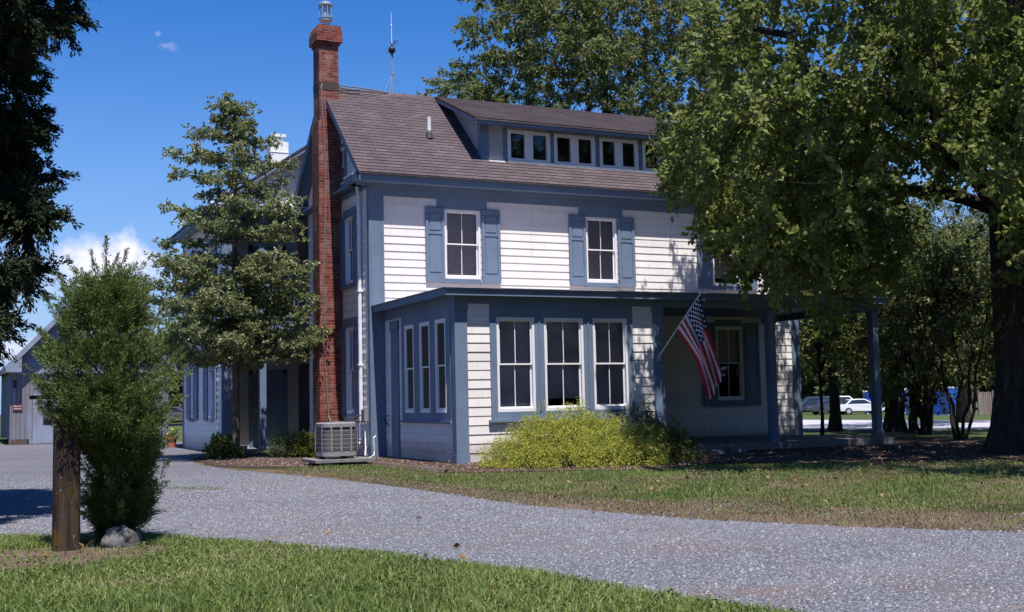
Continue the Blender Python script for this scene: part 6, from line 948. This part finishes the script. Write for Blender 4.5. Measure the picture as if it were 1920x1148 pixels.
small_tree('crooked_bush', (14.6, -4.1, 0), 5.0, 1.7, 3.6, .05, 'backdrop leaves', 'open bush with a few crooked bare stems left of the maple trunk', 56, stems=5, n=34, cat='bush', spread=.9)
small_tree('shade_tree', (21.5, -1.0, 0), 7.2, 2.7, 4.2, .2, 'backdrop leaves', 'dense dark tree behind the many-stemmed bush', 57, 'trees behind the porch end', n=66, rad=.95)
small_tree('shade_tree', (25.5, -4.5, 0), 7.0, 2.8, 4.3, .2, 'backdrop leaves', 'dark tree right behind the maple trunk', 58, 'trees behind the porch end', n=60, rad=1.0)
small_tree('pine_tree', (27.5, 8.0, 0), 9.4, 2.6, 5.9, .22, 'pine needles', 'soft grey green pine behind the dark trees at the porch end', 59, 'pines across the road side', n=60, rad=1.0, ntw=12, nl=34, size=.2, width=.03)
small_tree('pine_tree', (33.0, 3.0, 0), 8.0, 3.0, 4.9, .22, 'pine needles', 'broad grey green pine below the gap of blue sky', 60, 'pines across the road side', n=66, rad=1.1, ntw=12, nl=34, size=.2, width=.03)
small_tree('leafy_sapling', (14.2, .8, 0), 4.2, 1.0, 3.0, .05, 'maple leaves', 'bright leafy sapling framed between the porch posts', 61, n=20, rad=.55, nl=22, size=.11)
# unseen leaf masses added behind and left of the viewer to darken window reflections
rng = np.random.default_rng(5); n = 240; c_ = np.stack([rng.uniform(-30, 95, n), rng.uniform(-66, -58, n), rng.uniform(1, 19, n)], 1)
P_, D_, tw = sprays(c_, 3.4, 9, 14, rng); c2 = np.stack([rng.uniform(-70, -13, 190), rng.uniform(62, 108, 190), rng.uniform(1, 19, 190)], 1); P2_, D2_, t2 = sprays(c2, 3.4, 9, 14, rng); P_ = np.concatenate([P_, P2_]); D_ = np.concatenate([D_, D2_]); tw = np.concatenate([tw, t2])
V_, F_ = leaves_at(P_, D_, 1.5, 1.2, rng); tag(rawmesh('added_wood', V_, F_, 'backdrop leaves', np.tile(tw, 2)), kind='stuff')
# far tree line
rg = random.Random(77); k = 0
LBL = ['hazy round tree in the far line behind the parked cars, %s', 'broad far tree with uneven top beyond the parking place, %s', 'tall far tree rising above its neighbours beyond the parking place, %s']
spots = [(1470, 135, 13), (1535, 140, 12), (1600, 130, 11), (1668, 138, 12), (1735, 128, 12), (1800, 132, 13), (1870, 126, 14), (1940, 120, 14)]
for i, (px, ds, h) in enumerate(spots):
    x, y, z = at(px, ds); w = ('behind the open porch', 'above the dark parked cars', 'above the white saloon', 'above the porch post', 'above the many-stemmed bush', 'above the plank fence', 'beside the maple trunk', 'right of the maple trunk')[i]
    small_tree('distant_tree', (x, y, z-.3), h*.78, 5.6, h*.42, .3, 'far leaves', LBL[i % 3] % w, 80+i, 'far line of trees', n=40, rad=2.2, ntw=8, nl=18, size=.75, width=.5, squash=1.3)
for i, (px, ds, h, w) in enumerate(((325, 112, 11, 'seen in the gap between barn and wing'), (395, 125, 12, 'hidden low behind the wing'), (262, 120, 11, 'behind the right part of the barn'))):
    x, y, z = at(px, ds); small_tree('distant_tree', (x, y, -.2), h*.7, 4.6, h*.36, .3, 'far leaves', 'far green tree '+w, 95+i, 'far line of trees', n=40, rad=2.0, ntw=8, nl=18, size=.7, width=.45, squash=1.4)
# ---------------------------------------------------------------- grass blades, litter and loose stones
def inpoly(P2, poly):
    x, y = P2[:, 0], P2[:, 1]; c = np.zeros(len(P2), bool); n = len(poly)
    for i in range(n):
        x1, y1 = poly[i]; x2, y2 = poly[(i+1) % n]
        k_ = ((y1 > y) != (y2 > y)) & (x < (x2-x1)*(y-y1)/((y2-y1) if y2 != y1 else 1e-9)+x1); c ^= k_
    return c
def vnoise(P2, s, seed):
    rng = np.random.default_rng(seed); G_ = rng.uniform(size=(128, 128)); q = P2*s+1000; i = np.floor(q).astype(int); f = q-i; f = f*f*(3-2*f); g = lambda a, b_: G_[(i[:, 0]+a) % 128, (i[:, 1]+b_) % 128]
    return (g(0, 0)*(1-f[:, 0])+g(1, 0)*f[:, 0])*(1-f[:, 1])+(g(0, 1)*(1-f[:, 0])+g(1, 1)*f[:, 0])*f[:, 1]
def blades(name, poly, n, hgt, wid, mat, seed, dens=None, z=.0, label=None):
    rng = np.random.default_rng(seed); pa = np.array(poly); lo, hi = pa.min(0), pa.max(0); P2 = rng.uniform(lo, hi, (n, 2)); P2 = P2[inpoly(P2, poly)]
    if dens is not None: P2 = P2[rng.uniform(size=len(P2)) < dens(P2)]
    n = len(P2); a = rng.uniform(0, 2*math.pi, n); h = hgt*rng.uniform(.45, 1.3, n)*(0.75+.5*vnoise(P2, 1.1, seed)); lean = rng.uniform(.2, 1.0, n)*h; w = wid*rng.uniform(.7, 1.3, n); b_ = rng.uniform(0, 2*math.pi, n)
    B = np.stack([P2[:, 0], P2[:, 1], np.full(n, z)], 1); S_ = np.stack([np.cos(a)*w, np.sin(a)*w, np.zeros(n)], 1)/2; Ln = np.stack([np.cos(b_)*lean, np.sin(b_)*lean, np.zeros(n)], 1); up = np.stack([np.zeros(n), np.zeros(n), h], 1)
    V = np.stack([B-S_, B+S_, B+Ln*.35+up*.65+S_*.7, B+Ln*.35+up*.65-S_*.7, B+Ln+up*.95], 1).reshape(-1, 3); i = np.arange(n)*5
    Fc = np.concatenate([np.stack([i, i+1, i+2], 1), np.stack([i, i+2, i+3], 1), np.stack([i+3, i+2, i+4], 1)]); tone = np.clip(.55*vnoise(P2, .9, seed+1)+.55*rng.uniform(size=n)-.02, 0, 1)
    o = rawmesh(name, V, Fc, mat, np.tile(tone, 3)); print(name, n); return tag(o, kind='stuff')
nearlawn = [(-11, -12.6), (-8.49, -13.8), (-7.9, -14.15), (-7.08, -14.7), (-6.01, -16.55), (-5.26, -18.32), (-4.87, -20.0), (-4.6, -21.0), (-4.5, -21.6), (-11, -21.6)]
patch = [(-9.2, -15.2), (-8.3, -14.95), (-7.4, -14.95), (-7.2, -15.4), (-7.15, -15.9), (-7.5, -16.25), (-7.9, -16.4), (-8.5, -16.5), (-9.2, -16.4)]
blades('grass', nearlawn, 250000, .060, .008, 'grass blades', 1, lambda q: np.where(inpoly(q, patch), .05, .96)*(.55+.45*(vnoise(q, 2.2, 9) > .3)))
frontlawn = [(-3.2, -3.3), (-2.85, -5.6), (-2.6, -7.4), (-2.5, -9.9), (-2.25, -14), (-1.7, -16.2), (-.9, -17.7), (0, -19.0), (1.6, -21.5), (16, -24), (18, -9), (13, -12.6), (9, -12.6), (6.5, -10.5), (4.9, -9.5), (3.2, -8.8), (2.0, -9.1), (.9, -8.3), (-.2, -7.7), (-1.05, -7.1), (-1.2, -3.6), (-2.4, -3.15)]
verge = [(-3.5, -4.4), (-3.1, -7), (-2.95, -9.9), (-2.75, -14), (-2.1, -16.5), (-1.3, -18), (-.45, -19.2), (1.1, -21.6), (2.8, -21.4), (1.0, -18.0), (-.1, -16.2), (-1.1, -14.6), (-1.75, -12.8), (-2.05, -9.8), (-2.15, -7.0), (-2.7, -4.4)]
blades('grass', frontlawn, 260000, .05, .009, 'grass blades', 2, lambda q: (.25+.6*(vnoise(q, .8, 5) > .45))*np.where(inpoly(q, verge), .12, 1))
blades('grass', verge, 16000, .045, .009, 'grass blades', 14)
blades('dry_grass', verge, 110000, .03, .009, 'dry grass blades', 3, lambda q: .35+.6*(vnoise(q, 1.3, 15) > .4))
blades('dry_grass', frontlawn, 90000, .04, .009, 'dry grass blades', 6, lambda q: (vnoise(q, .8, 5) < .52)*.95)
edge = [(-8.6, -13.6), (-7.9, -14.0), (-7.0, -14.5), (-5.85, -16.4), (-5.1, -18.2), (-4.7, -19.9), (-4.35, -21.2), (-4.9, -21.2), (-5.1, -19.9), (-5.6, -18.3), (-6.3, -16.6), (-7.2, -14.9)]
blades('dry_grass', edge, 9000, .035, .006, 'dry grass blades', 4, lambda q: (vnoise(q, 1.5, 8) > .45)*.8)
blades('weeds', jitter_poly([(-6.1, -7.4), (-5.4, -7.6), (-5.0, -8.4), (-5.6, -8.5)], .1, .3, 3), 900, .03, .008, 'grass blades', 12, z=.008)
# loose gravel stones
b = NB('loose stones'); a = b.n('Attribute', attribute_name='tone'); b.col(b.ramp(a.outputs['Fac'], [(0, (.07, .072, .088)), (.3, (.155, .16, .19)), (.92, (.215, .22, .26)), (1, (.30, .305, .335))]), .85, .3)
def stones(name, poly, n, s0, s1, seed, dens=None, z=.008, mat='loose stones'):
    rng = np.random.default_rng(seed); pa = np.array(poly); lo, hi = pa.min(0), pa.max(0); P2 = rng.uniform(lo, hi, (n, 2)); P2 = P2[inpoly(P2, poly)]
    if dens is not None: P2 = P2[rng.uniform(size=len(P2)) < dens(P2)]
    n = len(P2); base = np.array([(1, 0, 0), (-.5, .85, 0), (-.5, -.85, 0), (.25, .1, .75), (-.3, -.2, .6)]); tri = np.array([(0, 1, 3), (1, 2, 4), (2, 0, 3), (1, 4, 3), (2, 3, 4)])
    s = (s0+(s1-s0)*rng.uniform(size=n)**2.5)[:, None, None]; th = rng.uniform(0, 6.28, n); c, s_ = np.cos(th), np.sin(th); Rm = np.stack([np.stack([c, -s_, 0*c], 1), np.stack([s_, c, 0*c], 1), np.stack([0*c, 0*c, 1+0*c], 1)], 1)
    V = (base[None]+rng.normal(size=(n, 5, 3))*.18)@Rm.transpose(0, 2, 1)*s+np.stack([P2[:, 0], P2[:, 1], np.full(n, z)], 1)[:, None, :]
    Fc = (tri[None]+(np.arange(n)*5)[:, None, None]).reshape(-1, 3); tone = np.repeat(rng.uniform(size=n), 5); print(name, n); return tag(rawmesh(name, V.reshape(-1, 3), Fc, mat, tone), kind='stuff')
dr = [(-9.5, -13.3), (-7.9, -14.1), (-7.08, -14.66), (-6.01, -16.52), (-5.26, -18.29), (-4.87, -19.98), (-4.5, -21.6), (1.0, -21.6), (-.41, -19.14), (-1.28, -17.95), (-2.05, -16.44), (-2.68, -14.02), (-2.89, -9.94), (-3.5, -5.5), (-4.1, -1), (-9.5, -1)]
stones('gravel_stones', dr, 170000, .005, .015, 5, lambda q: np.clip((-1.0-q[:, 1])/8, 0, 1))
b = NB('bark chips'); a = b.n('Attribute', attribute_name='tone'); b.col(b.ramp(a.outputs['Fac'], [(0, (.035, .022, .018)), (.6, (.10, .065, .055)), (1, (.26, .20, .175))]), .9, .2)
stones('mulch_chips', [(-3.7, -1.2), (-2.4, -3.0), (-1.1, -3.5), (-.95, -7.0), (.9, -8.1), (2.0, -8.9), (4.2, -8.0), (4.9, -9.2), (6.5, -10.3), (9, -12.3), (12, -12.5), (14, -10), (15, -5), (5.2, -5.0), (.2, -4.6), (0, 0), (-2, 4), (-3.4, 2.5)], 60000, .008, .03, 6, z=.012, mat='bark chips')

# fallen leaves and a few clover patches on the lawns
rng = np.random.default_rng(91); q = np.concatenate([rng.uniform((-9, -20), (-5, -15), (12, 2)), rng.uniform((-1, -17), (12, -9), (170, 2)), rng.uniform((-5, -16), (-2, -6), (6, 2))]); P_ = np.column_stack([q, np.full(len(q), .035)]); D_ = rng.normal(size=P_.shape)*[1, 1, .1]
V_, F_ = leaves_at(P_, D_, .075, .055, rng, droop=0, spread=.2); leaf('fallen leaf litter', [(0, (.10, .05, .025)), (.5, (.22, .13, .06)), (1, (.30, .22, .10))], .8, .1, .1); tag(rawmesh('fallen_leaves', V_, F_, 'fallen leaf litter', np.tile(rng.uniform(size=len(q)), 2)), kind='stuff')
edgeN = [(-7.2, -15.3), (-6.2, -16.9), (-5.5, -18.4), (-5.05, -20.1), (-4.7, -21.4), (-4.3, -21.2), (-4.7, -19.9), (-5.1, -18.2), (-5.85, -16.4), (-7.0, -14.5)]
stones('spilled_stones', edgeN, 5000, .006, .018, 15, z=.01); stones('spilled_stones', verge, 9000, .006, .018, 16, lambda q_: vnoise(q_, 1.7, 3) > .5, z=.01)
clv = jitter_poly([(-8.6, -18.6), (-7.6, -18.2), (-6.7, -19), (-7.2, -20), (-8.4, -19.8)], .15, .3, 5)
def clover(poly, n, seed):
    rng = np.random.default_rng(seed); pa = np.array(poly); P2 = rng.uniform(pa.min(0), pa.max(0), (n, 2)); P2 = P2[inpoly(P2, poly) & (vnoise(P2, 2.5, seed) > .42)]; P2 = np.repeat(P2, 3, 0)+rng.normal(size=(len(P2)*3, 2))*.006
    P_ = np.column_stack([P2, rng.uniform(.03, .055, len(P2))]); D_ = rng.normal(size=P_.shape)*[1, 1, .15]; V_, F_ = leaves_at(P_, D_, .024, .022, rng, droop=0, spread=.2); tag(rawmesh('clover', V_, F_, 'grass blades', np.tile(rng.uniform(0, .5, len(P_)), 2)), kind='stuff')
clover(nearlawn, 9000, 3); clover(frontlawn, 22000, 4)
